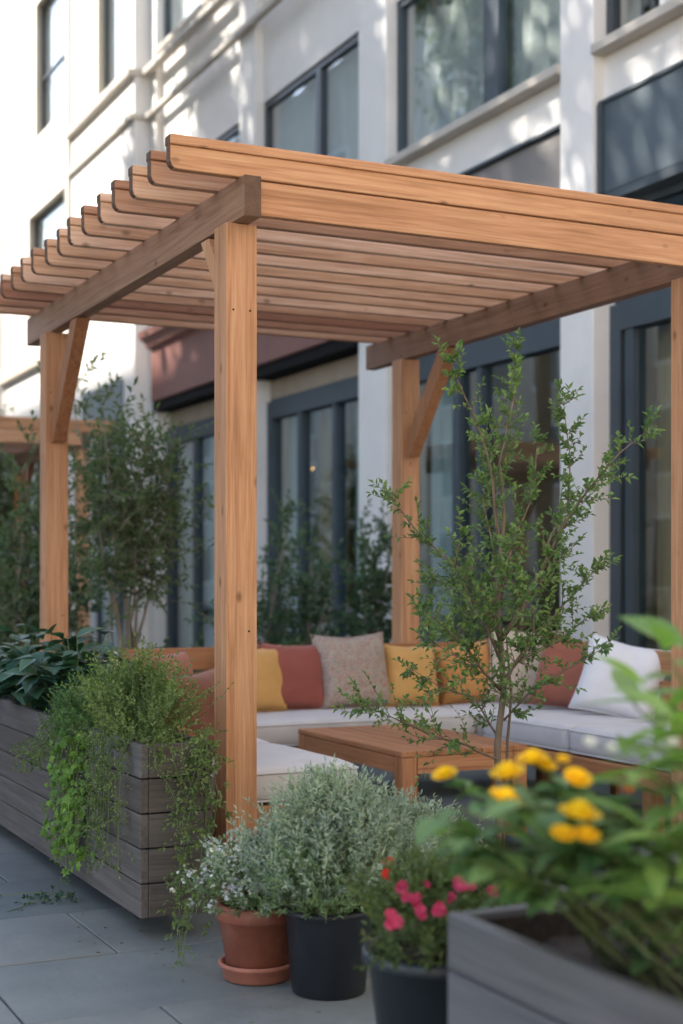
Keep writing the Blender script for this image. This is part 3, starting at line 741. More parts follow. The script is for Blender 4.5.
pillow('large beige pillow with ornate woven pattern in the middle of the back sofa', (3.80,7.62,SZ), .47,.43,.17, M['f_pattern'], 3, -13, -1, 3)
pillow('mustard yellow pillow right of the ornate beige pillow', (4.18,7.64,SZ), .365,.365,.16, M['f_yellow'], 3, -14, 2, 4)
pillow('amber pillow half behind the sapling, beside the mustard one', (4.59,7.64,SZ), .37,.37,.17, M['f_amber'], -22, -17, -8, 5)
pillow('knitted beige pillow standing in the sofa corner behind the sapling', (4.83,7.45,SZ), .45,.45,.17, M['f_knit'], -38, -14, 3, 6)
pillow('rust red pillow leaning next to the white pillow on the right arm', (4.86,7.02,SZ), .46,.43,.15, M['f_rust'], -52, -20, 8, 7)
pillow('white linen pillow leaning on the right sofa arm', (4.83,6.55,SZ), .46,.43,.15, M['f_white'], -48, -22, 12, 8)
pillow('brown pillow on the left sofa arm behind the front post', (2.16,5.74,SZ), .40,.37,.17, M['f_brown'], 24, -14, -3, 9)
pillow('rust red pillow behind the brown one on the left sofa arm', (2.16,6.22,SZ), .44,.43,.15, M['f_rust'], 30, -15, 2, 10)
pillow('cream pillow at the back of the left sofa arm', (2.12,6.85,SZ), .42,.40,.15, M['f_cream'], 50, -15, 2, 11)

# coffee table
tb = empty('coffee_table', (3.46, 6.37, 0), 'low slatted wooden coffee table in front of the corner sofa', 'table')
TX0, TX1, TY0, TY1, TH = 3.12, 3.80, 5.80, 6.95, .47
q = NB(); nS = 6; sw = (TX1-TX0-.16)/nS
tp = NB()
box(tp, TX0, TX0+.08, TY0, TY1, TH-.028, TH, .004); box(tp, TX1-.08, TX1, TY0, TY1, TH-.028, TH, .004)
for k in range(nS): box(tp, TX0+.08+k*sw+.003, TX0+.08+(k+1)*sw-.003, TY0+.0, TY1, TH-.028, TH-.001, .003)
obj('tabletop', tp, M['teak_y'], tb)
a = NB(); box(a, TX0+.004, TX0+.03, TY0+.085, TY1-.085, TH-.105, TH-.03); obj('apron', a, M['teak_y'], tb)
a = NB(); box(a, TX1-.03, TX1-.004, TY0+.085, TY1-.085, TH-.105, TH-.03); obj('apron', a, M['teak_y'], tb)
a = NB(); box(a, TX0+.085, TX1-.085, TY0+.004, TY0+.03, TH-.105, TH-.03); obj('apron', a, M['teak_x'], tb)
a = NB(); box(a, TX0+.085, TX1-.085, TY1-.03, TY1-.004, TH-.105, TH-.03); obj('apron', a, M['teak_x'], tb)
for lx in (TX0+.042, TX1-.042):
    for ly in (TY0+.042, TY1-.042): obj('leg', bx(lx-.04, lx+.04, ly-.04, ly+.04, 0, TH-.029, .005), M['teak_z'], tb)

# ------------------------------------------------------------------ planters
def planter(label, x0, x1, y0, y1, zb, zt, nb, mats, feet=True, gap=.005, th=.03):
    t = empty('wooden_planter', ((x0+x1)/2, (y0+y1)/2, 0), label, 'planter')
    bh = (zt-zb)/nb
    for k in range(nb):
        za, zc = zb+k*bh, zb+(k+1)*bh-gap
        obj('board', bx(x0, x0+th, y0+.001, y1-.001, za, zc, .003), M[mats+'_y'], t)
        obj('board', bx(x1-th, x1, y0+.001, y1-.001, za, zc, .003), M[mats+'_y'], t)
        obj('board', bx(x0+th+.001, x1-th-.001, y0, y0+th, za, zc, .003), M[mats+'_x'], t)
        obj('board', bx(x0+th+.001, x1-th-.001, y1-th, y1, za, zc, .003), M[mats+'_x'], t)
    q = NB(); e = th+.002; box(q, x0+e, x1-e, y0+e, y1-e, zb+.01, zt-.12)
    box(q, x0+e, x0+e+.006, y0+e, y1-e, zt-.119, zt-.018); box(q, x1-e-.006, x1-e, y0+e, y1-e, zt-.119, zt-.018)
    box(q, x0+e+.007, x1-e-.007, y0+e, y0+e+.006, zt-.119, zt-.018); box(q, x0+e+.007, x1-e-.007, y1-e-.006, y1-e, zt-.119, zt-.018)
    obj('liner', q, M['soil'], t)
    s = NB(); n1 = max(4,int((x1-x0)/.05)); n2 = max(4,int((y1-y0)/.05))
    g = [[s.verts.new((x0+th+.004+(x1-x0-2*th-.008)*i/n1, y0+th+.004+(y1-y0-2*th-.008)*j/n2, zt-.075+.02*noise.noise(V((i*.7,j*.7,x0))))) for j in range(n2+1)] for i in range(n1+1)]
    for i in range(n1):
        for j in range(n2): s.faces.new((g[i][j], g[i+1][j], g[i+1][j+1], g[i][j+1]))
    so = obj('soil', s, M['soil'], t, smooth=True)
    if feet:
        for fx in (x0+.13, x1-.12):
            for fy in [y0+.36+(y1-y0-.6)*i/4 for i in range(5)]: obj('foot', bx(fx-.03, fx+.03, fy-.03, fy+.03, 0, zb-.001), M['black_pot'], t)
    return t
planter('long weathered grey wooden planter at the left with trailing plants', 1.56, 1.825, 4.8, 8.6, .08, .685, 5, 'grey')
planter('grey painted wooden planter in the right foreground below the yellow flowers', 1.406, 2.25, 1.05, 2.43, .05, .613, 5, 'front')

# ------------------------------------------------------------------ pots
def pot(name, label, c, h, rt, rb, mat, rim=.02, rimh=.03, group=None, z0=0.0):
    t = empty(name, (c[0], c[1], z0), label, 'flower pot', group)
    q = NB()
    lathe(q, [(0,0),(rb-.006,0),(rb,.006),(rt-rim*.55,h-rimh-.004),(rt-.004,h-rimh),(rt,h-rimh+.006),(rt,h-.006),(rt-.005,h),(rt-.014,h),(rt-.02,h-.006),(rt-.024,h-.03),(rt-.03,h-.06)], (0,0,0), 48)
    obj('body', q, mat, t, smooth=True, local=True)
    q = NB(); seg = 30; c0 = q.verts.new((0,0,h-.035)); rings = []
    for k in range(1,5): rings.append([q.verts.new(((rt-.022)*k/4*math.cos(2*math.pi*i/seg), (rt-.022)*k/4*math.sin(2*math.pi*i/seg), h-.037+.012*noise.noise(V((k,i*.6,c[0]))))) for i in range(seg)])
    for i in range(seg): q.faces.new((c0, rings[0][i], rings[0][(i+1)%seg]))
    for a, d in zip(rings, rings[1:]):
        for i in range(seg): q.faces.new((a[i], d[i], d[(i+1)%seg], a[(i+1)%seg]))
    obj('soil', q, M['soil'], t, smooth=True, local=True)
    return t
TC = (1.755, 4.22); BK = (1.892, 3.985); NV = (1.70, 2.965); HB = (2.33, 4.40)
s = NB(); lathe(s, [(0,0),(.100,0),(.108,.006),(.113,.038),(.121,.042),(.123,.052),(.118,.056),(.110,.054),(.106,.012),(0,.012)], (0,0,0), 48)
sa = obj('pot_saucer', s, M['saucer'], None, smooth=True); sa.location = (TC[0], TC[1], .001); tag(sa, 'terracotta saucer under the terracotta flower pot', 'saucer')
pot('flower_pot', 'terracotta pot in its saucer with small lavender white flowers', TC, .225, .132, .094, M['terracotta'], .02, .05, z0=.014)
pot('flower_pot', 'black pot holding the silvery green bush', BK, .26, .138, .112, M['black_pot'], .012, .02)
pot('flower_pot', 'wide dark navy pot with pink flowers in the foreground', NV, .387, .187, .13, M['navy_pot'], .03, .03)
pot('flower_pot', 'dark pot with the dusty green bush between the black pot and the table', HB, .24, .14, .11, M['black_pot'], .012, .02)
SPP = at(497, 860, 5.25)
pot('flower_pot', 'dark pot at the foot of the sapling', (SPP.x, SPP.y), .30, .17, .13, M['black_pot'], .012, .02)
pot('flower_pot', 'black nursery pot inside the right foreground planter', (1.86, 1.88), .20, .14, .11, M['black_pot'], .012, .02, z0=.44)

# ------------------------------------------------------------------ plants
def plant(name, base, label, cat, group=None): return empty(name, base, label, cat, group)
# sapling -----------------------------------------------------------
def sapling():
    z = 5.25
    t = plant('sapling', (SPP.x, SPP.y, .27), 'slender young tree with small bright leaves in front of the coffee table', 'tree')
    st = NB(); fo = NB()
    def P(l, dz0, dz1): return [at(x, y, z + dz0 + (dz1-dz0)*i/(len(l)-1)) for i, (x, y) in enumerate(l)]
    main = P([(497,868),(500,800),(500,745),(504,700),(500,640),(498,580),(502,520),(498,470)], 0, 0)
    base = V((SPP.x, SPP.y, .26)); main[0] = base
    limbs = [
      ([(498,470),(506,430),(515,392),(521,356)], 0, .15, .006, 1.0),
      ([(500,540),(490,480),(474,430),(462,395),(452,362)], 0, -.25, .007, 1.0),
      ([(500,640),(478,590),(450,562),(420,535),(396,498)], 0, .3, .008, 1.25),
      ([(502,640),(530,580),(562,525),(590,490),(622,455),(648,436)], 0, -.25, .009, 1.1),
      ([(545,552),(566,500),(570,450),(568,405)], -.05, .1, .005, .9),
      ([(500,690),(472,650),(448,630),(424,612)], 0, -.3, .006, 1.3),
      ([(503,680),(535,640),(562,605),(596,572)], 0, .25, .006, 1.2),
      ([(504,720),(530,690),(562,668),(598,650)], 0, -.2, .005, 1.0),
      ([(500,760),(470,745),(430,738),(395,722),(362,706)], 0, -.35, .006, 1.5),
      ([(501,600),(510,540),(530,490),(535,440)], 0, .3, .006, 1.0),
      ([(500,590),(490,540),(480,500),(486,455)], 0, .25, .006, 1.0),
      ([(500,660),(490,620),(505,580),(512,545)], 0, -.3, .006, 1.2),
      ([(501,700),(515,660),(530,630),(524,590)], 0, -.35, .006, 1.3),
      ([(500,740),(470,700),(440,690),(415,672)], 0, .3, .005, 1.2),
      ([(500,620),(470,600),(455,570),(462,540)], 0, -.2, .005, 1.0),
      ([(500,690),(475,668),(450,655),(432,645)], 0, .2, .005, 1.5),
      ([(502,670),(530,655),(560,640),(588,618)], 0, .1, .005, 1.5),
      ([(500,650),(480,620),(470,595),(440,580)], 0, .1, .005, 1.5),
      ([(500,640),(520,610),(545,590),(560,560)], 0, .2, .005, 1.4),
    ]
    pts = wobble(main, .07, .015); tube(st, pts, [.015-.009*i/(len(pts)-1) for i in range(len(pts))], 8)
    off = V((.035,.02,0))
    m2 = [p + off for p in main[:5]]; m2[0] = base + off; pts = wobble(m2, .07, .02); tube(st, pts, [.008-.005*i/(len(pts)-1) for i in range(len(pts))], 6)
    for l, d0, d1, r, dens in limbs:
        pts = wobble(P(l, d0, d1), .05, .03)
        n = len(pts); tube(st, pts, [r*(1-.75*i/(n-1)) for i in range(n)], 6)
        for i in range(max(1,n//6), n):
            p = pts[i]; ax = (pts[i]-pts[i-1]).normalized(); f = i/n
            for k in range(R.choice([2,4,5])):
                side = ax.cross(rv()).normalized()
                d = ax*.7 + side + V((0,0,.25))
                sprig(st, fo, p, d, R.uniform(.03,.12)*(1.4-.65*f)*dens, R.randint(7,13), R.uniform(.02,.034), R.uniform(.011,.018), seg=1, sr=.0018, spread=.8)
        sprig(st, fo, pts[-1], (pts[-1]-pts[-2]), .09, 12, .03, .015, seg=1)
    obj('trunk', st, M['bark'], t, smooth=True); obj('foliage', fo, M['lf_sap'], t)
sapling()
# tall multi-stem shrubs behind -------------------------------------
def tall_shrub(base, label, stems, crown_w, z0, z1, nsp, seed, mat='lf_tree', L=.055, W=.02, lean=None, sp=.34, bark='pale_bark'):
    t = plant('tall_shrub', base, label, 'shrub', 'tall shrubs behind the seating')
    st = NB(); fo = NB(); b = V(base)
    ends = []
    for i in range(stems):
        a = R.random()*6.28; rr = crown_w*R.uniform(.2,1)
        top = b + V((math.cos(a)*rr, math.sin(a)*rr, R.uniform(z0+(z1-z0)*.5, z1)-b.z)); 
        mid = b + V((math.cos(a)*rr*.28, math.sin(a)*rr*.28, (top.z-b.z)*.45))
        pts = wobble([b+V((math.cos(a)*.03, math.sin(a)*.03, 0)), mid, top], .12, .05)
        n = len(pts); tube(st, pts, [.016*(1-.8*k/(n-1)) for k in range(n)], 6)
        ends.append(pts)
    for k in range(nsp):
        pts = R.choice(ends); lo = 0
        for _ in range(20):
            i = R.randint(1, len(pts)-1)
            if pts[i].z > z0: break
        else: continue
        p = pts[i].copy(); side = V((R.gauss(0,1), R.gauss(0,1), R.gauss(.35,.6)))
        if k % 2: p = p + V((R.gauss(0,crown_w*.35), R.gauss(0,crown_w*.35), R.gauss(0,.12)))
        sprig(st, fo, p, side, R.uniform(.6,1.1)*sp, R.randint(9,14), L, W, seg=1, sr=.003, spread=.75)
    for pts in ends: sprig(st, fo, pts[-1], V((R.gauss(0,.3),R.gauss(0,.3),1)), .32, 14, L, W, sr=.003)
    obj('stems', st, M[bark], t, smooth=True); obj('foliage', fo, M[mat], t)
q1 = at(125, 700, 9.6); q2 = at(8, 700, 18.4)
tall_shrub((q1.x,q1.y,0), 'tall leafy multi-stemmed shrub between the rear left post and the front post', 9, .46, 1.15, 2.55, 430, 1, L=.06, W=.022)
tall_shrub((q2.x,q2.y,0), 'tall leafy shrub at the left edge behind the second pergola', 9, .62, .6, 3.8, 330, 2, L=.11, W=.042, sp=.5)
q3 = at(14, 700, 10.6)
tall_shrub((q3.x,q3.y,0), 'leafy shrub at the left edge growing up to the second pergola beam', 8, .36, .5, 2.05, 260, 3, L=.06, W=.024)
q3 = at(372, 700, 12.3)
tall_shrub((q3.x,q3.y,0), 'bushy green shrub in front of the white pillar behind the ornate pillow', 6, .30, .45, 1.60, 170, 3, mat='lf_hedge', L=.07, W=.035, sp=.3)
q3 = at(305, 700, 12.6)
tall_shrub((q3.x,q3.y,0), 'thin green shrub before the middle shop window', 6, .42, .4, 1.50, 120, 3, mat='lf_hedge', L=.07, W=.035, sp=.32)
q3 = at(262, 700, 12.4)
tall_shrub((q3.x,q3.y,0), 'leafy shrub right beside the front post, before the middle shop', 5, .28, .4, 1.75, 90, 3, mat='lf_hedge', L=.07, W=.03, sp=.32)
q3 = at(455, 700, 10.6)
tall_shrub((q3.x,q3.y,0), 'small green shrub behind the sofa near the rear right post', 5, .26, .4, 1.35, 90, 3, mat='lf_hedge', L=.06, W=.028, sp=.28)
q3 = at(60, 700, 10.6)
tall_shrub((q3.x,q3.y,0), 'low dense shrub behind the rear left post', 6, .35, .3, 1.5, 130, 3, mat='lf_hedge', L=.07, W=.03, sp=.3)
def hedge(pts, label, h0, h1, n, mat='lf_hedge', L=.06, W=.03, wid=.18):
    t = plant('hedge', tuple(pts[0]), label, 'hedge', 'low hedges behind the sofa')
    st = NB(); fo = NB()
    for i in range(n):
        f = R.random(); p = V(pts[0]).lerp(V(pts[1]), f) + V((R.gauss(0,wid), R.gauss(0,wid), 0))
        top = h0 + (h1-h0)*R.random()**1.4*(0.75+.5*noise.noise(V((f*6,1,2))))
        p.z = max(.05, top-.28)
        sprig(st, fo, p, V((R.gauss(0,.5),R.gauss(0,.5),1)), .28, R.randint(8,13), L, W, sr=.003)
    for i in range(24):
        p = V(pts[0]).lerp(V(pts[1]), i/23); tube(st, [(p.x,p.y,-.01),(p.x+R.gauss(0,.05),p.y,.5)], [.012,.006], 5)
    obj('stems', st, M['bark'], t); obj('foliage', fo, M[mat], t)
hedge([(2.6,9.2,0),(4.9,9.3,0)], 'low leafy hedge running behind the long sofa back', .3, .98, 380)
hedge([(5.6,6.2,0),(5.9,8.8,0)], 'low hedge between the right sofa arm and the shopfront', .2, .72, 220)
# left planter: broad dark leaves ------------------------------------
def broadleaf(base, label, n, hh, L, W, wid, mat, name='leafy_plant', seg=3, tilt=1.0, group=None, flower=None):
    t = plant(name, base, label, 'plant', group)
    st = NB(); fo = NB(); b = V(base)
    for i in range(n):
        a = R.random()*6.28; r = wid*math.sqrt(R.random()); h = hh*R.uniform(.35,1)*(1-.35*(r/wid)**2)
        top = b + V((math.cos(a)*r, math.sin(a)*r, h)); pts = [b + V((math.cos(a)*r*.3, math.sin(a)*r*.3, 0)), b + V((math.cos(a)*r*.6, math.sin(a)*r*.6, h*.6)), top]
        tube(st, pts, [.004,.003,.0015], 5)
        for k in range(R.randint(3,5)):
            aa = R.random()*6.28; d = V((math.cos(aa), math.sin(aa), R.uniform(-.15,.55)*tilt)) + V((math.cos(a),math.sin(a),0))*.4
            pos = pts[1].lerp(pts[2], R.uniform(.2,1)); s = R.uniform(.6,1.15)
            leaf(fo, pos, d, L*s, W*s, up=V((R.gauss(0,.2),R.gauss(0,.2),1)), seg=seg, fold=.18, droop=R.uniform(.1,.35))
    obj('stems', st, M['stem'], t); obj('foliage', fo, M[mat], t, smooth=False)
    return t
zs = .61
for (x, y, h, lab) in ((1.69,7.15,.36,'broad dark leafed plant at the left edge of the long planter'),(1.69,6.55,.34,'broad dark leafed plant in the planter, second from the left edge'),(1.70,6.05,.36,'broad dark leafed plant in the planter beside the trailing ivy')):
    broadleaf((x,y,zs), lab, 50, h*1.25, .135, .09, .28, 'lf_deep', group='broad dark plants in the long planter')
def mound(base, label, n, rx, ry, h, L, W, mat, name='shrub', cat='shrub', sprl=.14, nl=(10,15), up=.5, stemm='stem', z_in=.5, flowers=None, group=None, dome=True, waist=0.0, lumpy=.45):
    t = plant(name, base, label, cat, group)
    st = NB(); fo = NB(); b = V(base); tips = []
    for i in range(n):
        a = R.random()*6.28; q = math.sqrt(R.random()); el = R.random()
        z = h*(el**.8)
        prof = math.sqrt(max(0.05, 1-(z/h)**2.2)) if dome else 1.0
        prof *= 1-waist*(1-min(1, z/(.3*h)))
        lump = 1 + lumpy*noise.noise(V((math.cos(a)*1.9, math.sin(a)*1.9, z*7+base[0]*9)))
        p = b + V((math.cos(a)*rx*q*prof*lump, math.sin(a)*ry*q*prof*lump, z*.85))
        root = b + V((math.cos(a)*rx*.15*q, math.sin(a)*ry*.15*q, 0))
        d = (p - b); d.z += up*h; d = d.normalized() + rv(.25)
        if i % 4 == 0: tube(st, [root, root.lerp(p,.5)+V((0,0,.02)), p], [.0028,.002,.0012], 4)
        pts = sprig(st if i % 2 else None, fo, p, d, sprl*R.uniform(.6,1.2), R.randint(*nl), L, W, sr=.0012, spread=.75, upbias=.25)
        tips.append(pts[-1])
    obj('stems', st, M[stemm], t); obj('foliage', fo, M[mat], t)
    return t, tips
# airy shrub in the near end of the long planter
t, tips = mound((1.665,5.14,zs), 'airy fine leaved green shrub at the near end of the long planter', 520, .155, .30, .25, .018, .0105, 'lf_airy', lumpy=1.1, sprl=.19, nl=(11,17))
mound((1.68,5.62,zs), 'dense fine leaved green mound between the ivy and the airy shrub', 520, .2, .26, .22, .016, .010, 'lf_bloom', sprl=.10, nl=(10,15))
def trailing(paths, label, L, W, mat, dens, spread, lobes=False, name='trailing_plant', base=None, stemm='stem', sl=.05):
    t = plant(name, base or tuple(paths[0][0]), label, 'plant')
    st = NB(); fo = NB()
    for path in paths:
        pts = wobble([V(p) for p in path], .03, .018)
        tube(st, pts, [.0018]*len(pts), 4)
        for p in pts:
            for k in range(dens):
                if R.random() < .15: continue
                q = p + V((R.gauss(0,spread), R.gauss(0,spread), R.gauss(0,spread*.6)))
                if lobes:
                    outd = V((-.8+R.gauss(0,.3), -.35+R.gauss(0,.4), R.gauss(.35,.3)))
                    lobed(fo, q, V((R.gauss(0,.5), R.gauss(-.2,.5), -.8)), L*R.uniform(.35,1.1), outd.normalized())
                else:
                    sprig(None, fo, q, V((-.3+R.gauss(0,.5), -.2+R.gauss(0,.5), R.gauss(-.3,.5))), sl*R.uniform(.5,1.2), R.randint(4,7), L, W, spread=.8, upbias=-.2)
    obj('stems', st, M[stemm], t); obj('foliage', fo, M[mat], t)
    return t
PXL = 1.56
ip = []
for k in range(11):
    y = 5.60 + R.uniform(-.13,.13); 
    ip.append([(1.66,y,.64),(1.58,y-.01,.70),(1.525,y-.02,.62),(1.515,y-.03+R.uniform(-.03,.03),.42),(1.51,y-.04+R.uniform(-.04,.04),R.uniform(.14,.26))])
trailing(ip, 'bright green ivy hanging over the side of the long planter', .042, 0, 'lf_ivy', 2, .032, True, base=(1.62,5.6,.62))
sp = []
for k in range(8):
    y = 5.75 + R.uniform(-.05,.2)
    sp.append([(1.64,y-.05,.66),(1.55,y,.70),(1.49,y+.05,.58),(1.47-.03*R.random(),y+.12+R.uniform(0,.12),R.uniform(.42,.55))])
for k in range(4):
    y = 5.62 + R.uniform(-.12,.12)
    sp.append([(1.62,y,.66),(1.54,y,.69),(1.515,y,.5),(1.505,y+R.uniform(-.06,.06),R.uniform(.10,.3))])
trailing(sp, 'loose grey green trailing plant spilling sideways beside the ivy', .017, .008, 'lf_airy', 2, .018, base=(1.63,5.75,.62))
fp = []
for k in range(14):
    y = 4.84 + R.random()*.45; ln = R.choice([.25,.35,.2,.45])
    fp.append([(1.66,y+.03,.68),(1.57,y,.71),(1.53,y-.01,.64),(1.525,y+R.uniform(-.05,.05),.685-ln*.6),(1.52,y+R.uniform(-.06,.06),.685-ln)])
for k in range(5):
    x = 1.58 + R.random()*.2; ln = R.choice([.1,.16,.25])
    fp.append([(x,4.9,.68),(x+.01,4.80,.71),(x,4.765,.63),(x+R.uniform(-.05,.06),4.76,.685-ln*.6),(x+R.uniform(-.04,.1),4.755,.685-ln)])
trailing(fp, 'fine stringy trailing plant hanging over the near corner of the long planter', .014, .008, 'lf_airy', 2, .020, base=(1.66,4.92,.63), stemm='stem')
cr = []
for k in range(5):
    x = 1.62 + R.random()*.19; z0 = R.uniform(.35,.52)
    cr.append([(1.80,4.86,.60),(1.79,4.765,.69),(x+.03,4.75,z0),(x,4.735,z0-.15),(x+R.uniform(-.06,.05),4.73,max(.1,z0-R.uniform(.25,.4)))])
trailing(cr, 'yellow green creeper covering the front of the long planter next to the post', .020, .012, 'lf_airy', 2, .022, base=(1.84,4.86,.62))
gr = []
for k in range(3):
    p = at(45,905,5.6); gr.append([(1.53,5.55,.02),(1.50-.02*R.random(),5.5+R.uniform(-.1,.1),.04),(1.44-R.random()*.10,5.5+R.uniform(-.2,.2),.015),(1.38-R.random()*.15,5.5+R.uniform(-.3,.3),.012)])
trailing(gr, 'small creeping plant growing out onto the paving under the long planter', .02, .010, 'lf_deep', 1, .012, base=(1.53,5.55,0), sl=.035)
wf = []
for k in range(3):
    a = R.random()*6.28; wf.append([(TC[0]-.05,TC[1]+.1,.24),(TC[0]-.14,TC[1]+.16,.26),(TC[0]-.17,TC[1]+.2+R.uniform(-.1,.1),.12),(TC[0]-.16+R.uniform(-.05,.05),TC[1]+.24+R.uniform(-.1,.1),.02)])
trailing(wf, 'thin green runners hanging behind the terracotta pot', .014, .007, 'lf_airy', 1, .012, base=(TC[0],TC[1]+.1,.2), sl=.035)

lt = NB()
for i in range(70):
    if i % 2: px, py = R.uniform(1.35,1.75), R.uniform(4.3,5.9)
    else: px, py = R.uniform(1.5,2.3), R.uniform(3.4,4.4)
    leaf(lt, V((px, py, .004)), V((R.gauss(0,1), R.gauss(0,1), .05)), R.uniform(.008,.022), R.uniform(.004,.009), up=V((0,0,1))+rv(.2))
lo = obj('leaf_litter', lt, M['drystem']); lo['kind'] = 'stuff'; tag(lo, 'small dry leaves and crumbs scattered on the paving by the pots', 'leaf litter')
# flowers -------------------------------------------------------------
def blossom(bm, p, axis, r, rings=3, per=8, cup=.9):
    axis = axis.normalized(); u = axis.cross(V((.3,.5,.8))).normalized(); w = axis.cross(u)
    for k in range(rings):
        f = 1-k/(rings+.3); rr = r*f; lift = cup*(.35+.9*k/rings)
        for i in range(per):
            a = 2*math.pi*(i+.5*k)/per + R.gauss(0,.08)
            rd = u*math.cos(a) + w*math.sin(a); tg = axis.cross(rd)
            b0 = p + rd*rr*.1; m1 = p + rd*rr*.62 + axis*r*lift*.35; e = p + rd*rr + axis*r*lift*(.75) 
            hw = rr*.46
            vs = [bm.verts.new(x) for x in (b0, m1+tg*hw, e+tg*hw*.62, e+rd*rr*.07, e-tg*hw*.62, m1-tg*hw)]
            c = bm.verts.new(m1 + rd*rr*.1 - axis*r*.08)
            for q in range(6): bm.faces.new((c, vs[q], vs[(q+1)%6]))
def tiny(bm, p, n, r, spread, per=5):
    for i in range(n):
        c = p + rv(spread); ax = (rv()+V((-.4,-.6,.9))).normalized(); u = ax.cross(V((.1,.9,.3))).normalized(); w = ax.cross(u)
        for k in range(per):
            a = 2*math.pi*k/per; leaf(bm, c, u*math.cos(a)+w*math.sin(a)+ax*.3, r, r*.75, up=ax)
# lavender-white flowers in the terracotta pot
t, tips = mound((TC[0],TC[1],.205), 'bushy plant with small lavender white flowers in the terracotta pot', 420, .17, .17, .19, .02, .008, 'lf_mint', waist=.35, name='flowering_plant', cat='plant', sprl=.09, nl=(9,13))
fl = NB(); fw = NB()
tips.sort(key=lambda p: (p.x*.55 + p.y*.4) - p.z*.5)
for i, p in enumerate(tips[:260]):
    tiny(fl if i % 3 else fw, p + V((0,0,.006)), R.randint(2,4), .0075, .009)
obj('flowers', fl, M['p_lav'], t); obj('flowers', fw, M['p_white'], t)
# silver bush in the black pot
t, tips = mound((BK[0],BK[1],.24), 'silvery green feathery bush in the black pot', 1000, .22, .22, .335, .024, .0066, 'lf_grey', waist=.6, lumpy=.85, sprl=.15, nl=(14,20), up=.6)
fl = NB(); f0 = at(334,872,4.28); blossom(fl, f0, V((-.3,-.8,.5)), .012, 2, 6); obj('flower', fl, M['p_red'], t)
mound((BK[0]-.06,BK[1]-.06,.235), 'mint green feathery plant at the front of the black pot', 300, .16, .13, .19, .024, .007, 'lf_mint', waist=.6, sprl=.1, nl=(12,16), up=.45)
# dusty bush behind
t, tips = mound((HB[0],HB[1],.22), 'dusty green feathery bush behind the black pot', 560, .25, .25, .21, .024, .007, 'lf_grey', waist=.5, sprl=.12, nl=(13,18), up=.5)
# pink flowers
t, tips = mound((NV[0],NV[1],.355), 'loose green bush with pink flowers in the navy pot', 330, .19, .19, .19, .022, .010, 'lf_pink', waist=.4, name='flowering_plant', cat='plant', sprl=.1, nl=(9,13))
for (px, py, z, r) in ((404,889,3.15,.015),(397,921,3.05,.018),(413,898,3.2,.014),(462,887,3.05,.016),(438,908,3.02,.014),(470,884,3.15,.012),(511,884,3.15,.015),(492,891,3.2,.012),(420,912,3.1,.012),(385,862,3.4,.010),(388,872,3.4,.009),(450,896,3.2,.009),(428,884,3.3,.008)):
    p = at(px,py,z); fl = NB()
    for j in range(4): blossom(fl, p + rv(r*.45), V((-.35+R.gauss(0,.4),-.8,.5+R.gauss(0,.3))), r*.8, 2, 6)
    st = NB(); tube(st, [p, p.lerp(V((NV[0],NV[1],.37)),.4)+V((0,0,.02)), (NV[0],NV[1],.36)], [.0015,.002,.002], 4)
    f = obj('flower', fl, M['p_red'] if px < 392 and py < 880 else M['p_pink'], t); obj('stalk', st, M['stem'], f)
# yellow flower plant
def yellow_plant():
    base = V((1.68, 2.08, .53))
    t = plant('flowering_plant', tuple(base), 'leafy plant with yellow cupped flowers in the foreground planter', 'plant')
    st = NB(); fo = NB()
    fl = [(445,771,2.75,.024),(508,768,2.45,.029),(505,794,2.35,.029),(533,755,2.5,.028),(545,762,2.5,.02),(577,774,2.35,.023),(579,808,2.2,.033),(563,830,2.2,.020),(586,831,2.2,.021),(546,821,2.4,.013),(563,757,2.4,.011)]
    def clampx(q): return q
    for px, py, z, r in fl:
        p = at(px, py, z); q = NB(); blossom(q, p - V((0,0,r*.4)), V((R.gauss(-.1,.15), R.gauss(-.35,.15), 1)), r, 4, 9, .95)
        f = obj('flower', q, M['p_yellow'], t)
        b0 = base + V((R.uniform(-.1,.15), R.uniform(-.2,.2), 0))
        pts = wobble([b0, b0.lerp(p,.55)+V((R.gauss(0,.02),R.gauss(0,.02),.04)), p - V((0,0,r*.4))], .05, .01)
        tube(st, pts, [.003]*len(pts), 5)
        for i in range(2, len(pts)-1):
            for k in range(2):
                a = R.random()*6.28; d = V((math.cos(a), math.sin(a), R.uniform(0,.5)))
                leaf(fo, pts[i], d, R.uniform(.05,.085), R.uniform(.03,.048), up=V((0,0,1))+rv(.25), seg=3, fold=.15, droop=.25)
    for i in range(62):
        px = R.uniform(432,605); py = R.uniform(785,895); z = R.uniform(2.3,2.65)
        if px < 470 and py > 870: continue
        p = at(px, py, z); b0 = base + V((R.uniform(-.1,.2), R.uniform(-.25,.2), 0))
        pts = [b0, b0.lerp(p,.6)+V((0,0,.05)), p]; tube(st, pts, [.0028,.002,.0013], 4)
        for k in range(4):
            a = R.random()*6.28; d = V((math.cos(a), math.sin(a), R.uniform(-.2,.4)))
            leaf(fo, pts[1].lerp(p, R.uniform(.5,1)), d, R.uniform(.05,.09), R.uniform(.03,.05), up=V((0,0,1))+rv(.3), seg=3, fold=.15, droop=.25)
    for px, py, z in ((452,895,2.45),(418+60,925,2.3),(487,870,2.4)):
        pass
    obj('stems', st, M['stem'], t); obj('foliage', fo, M['lf_bloom'], t)
yellow_plant()
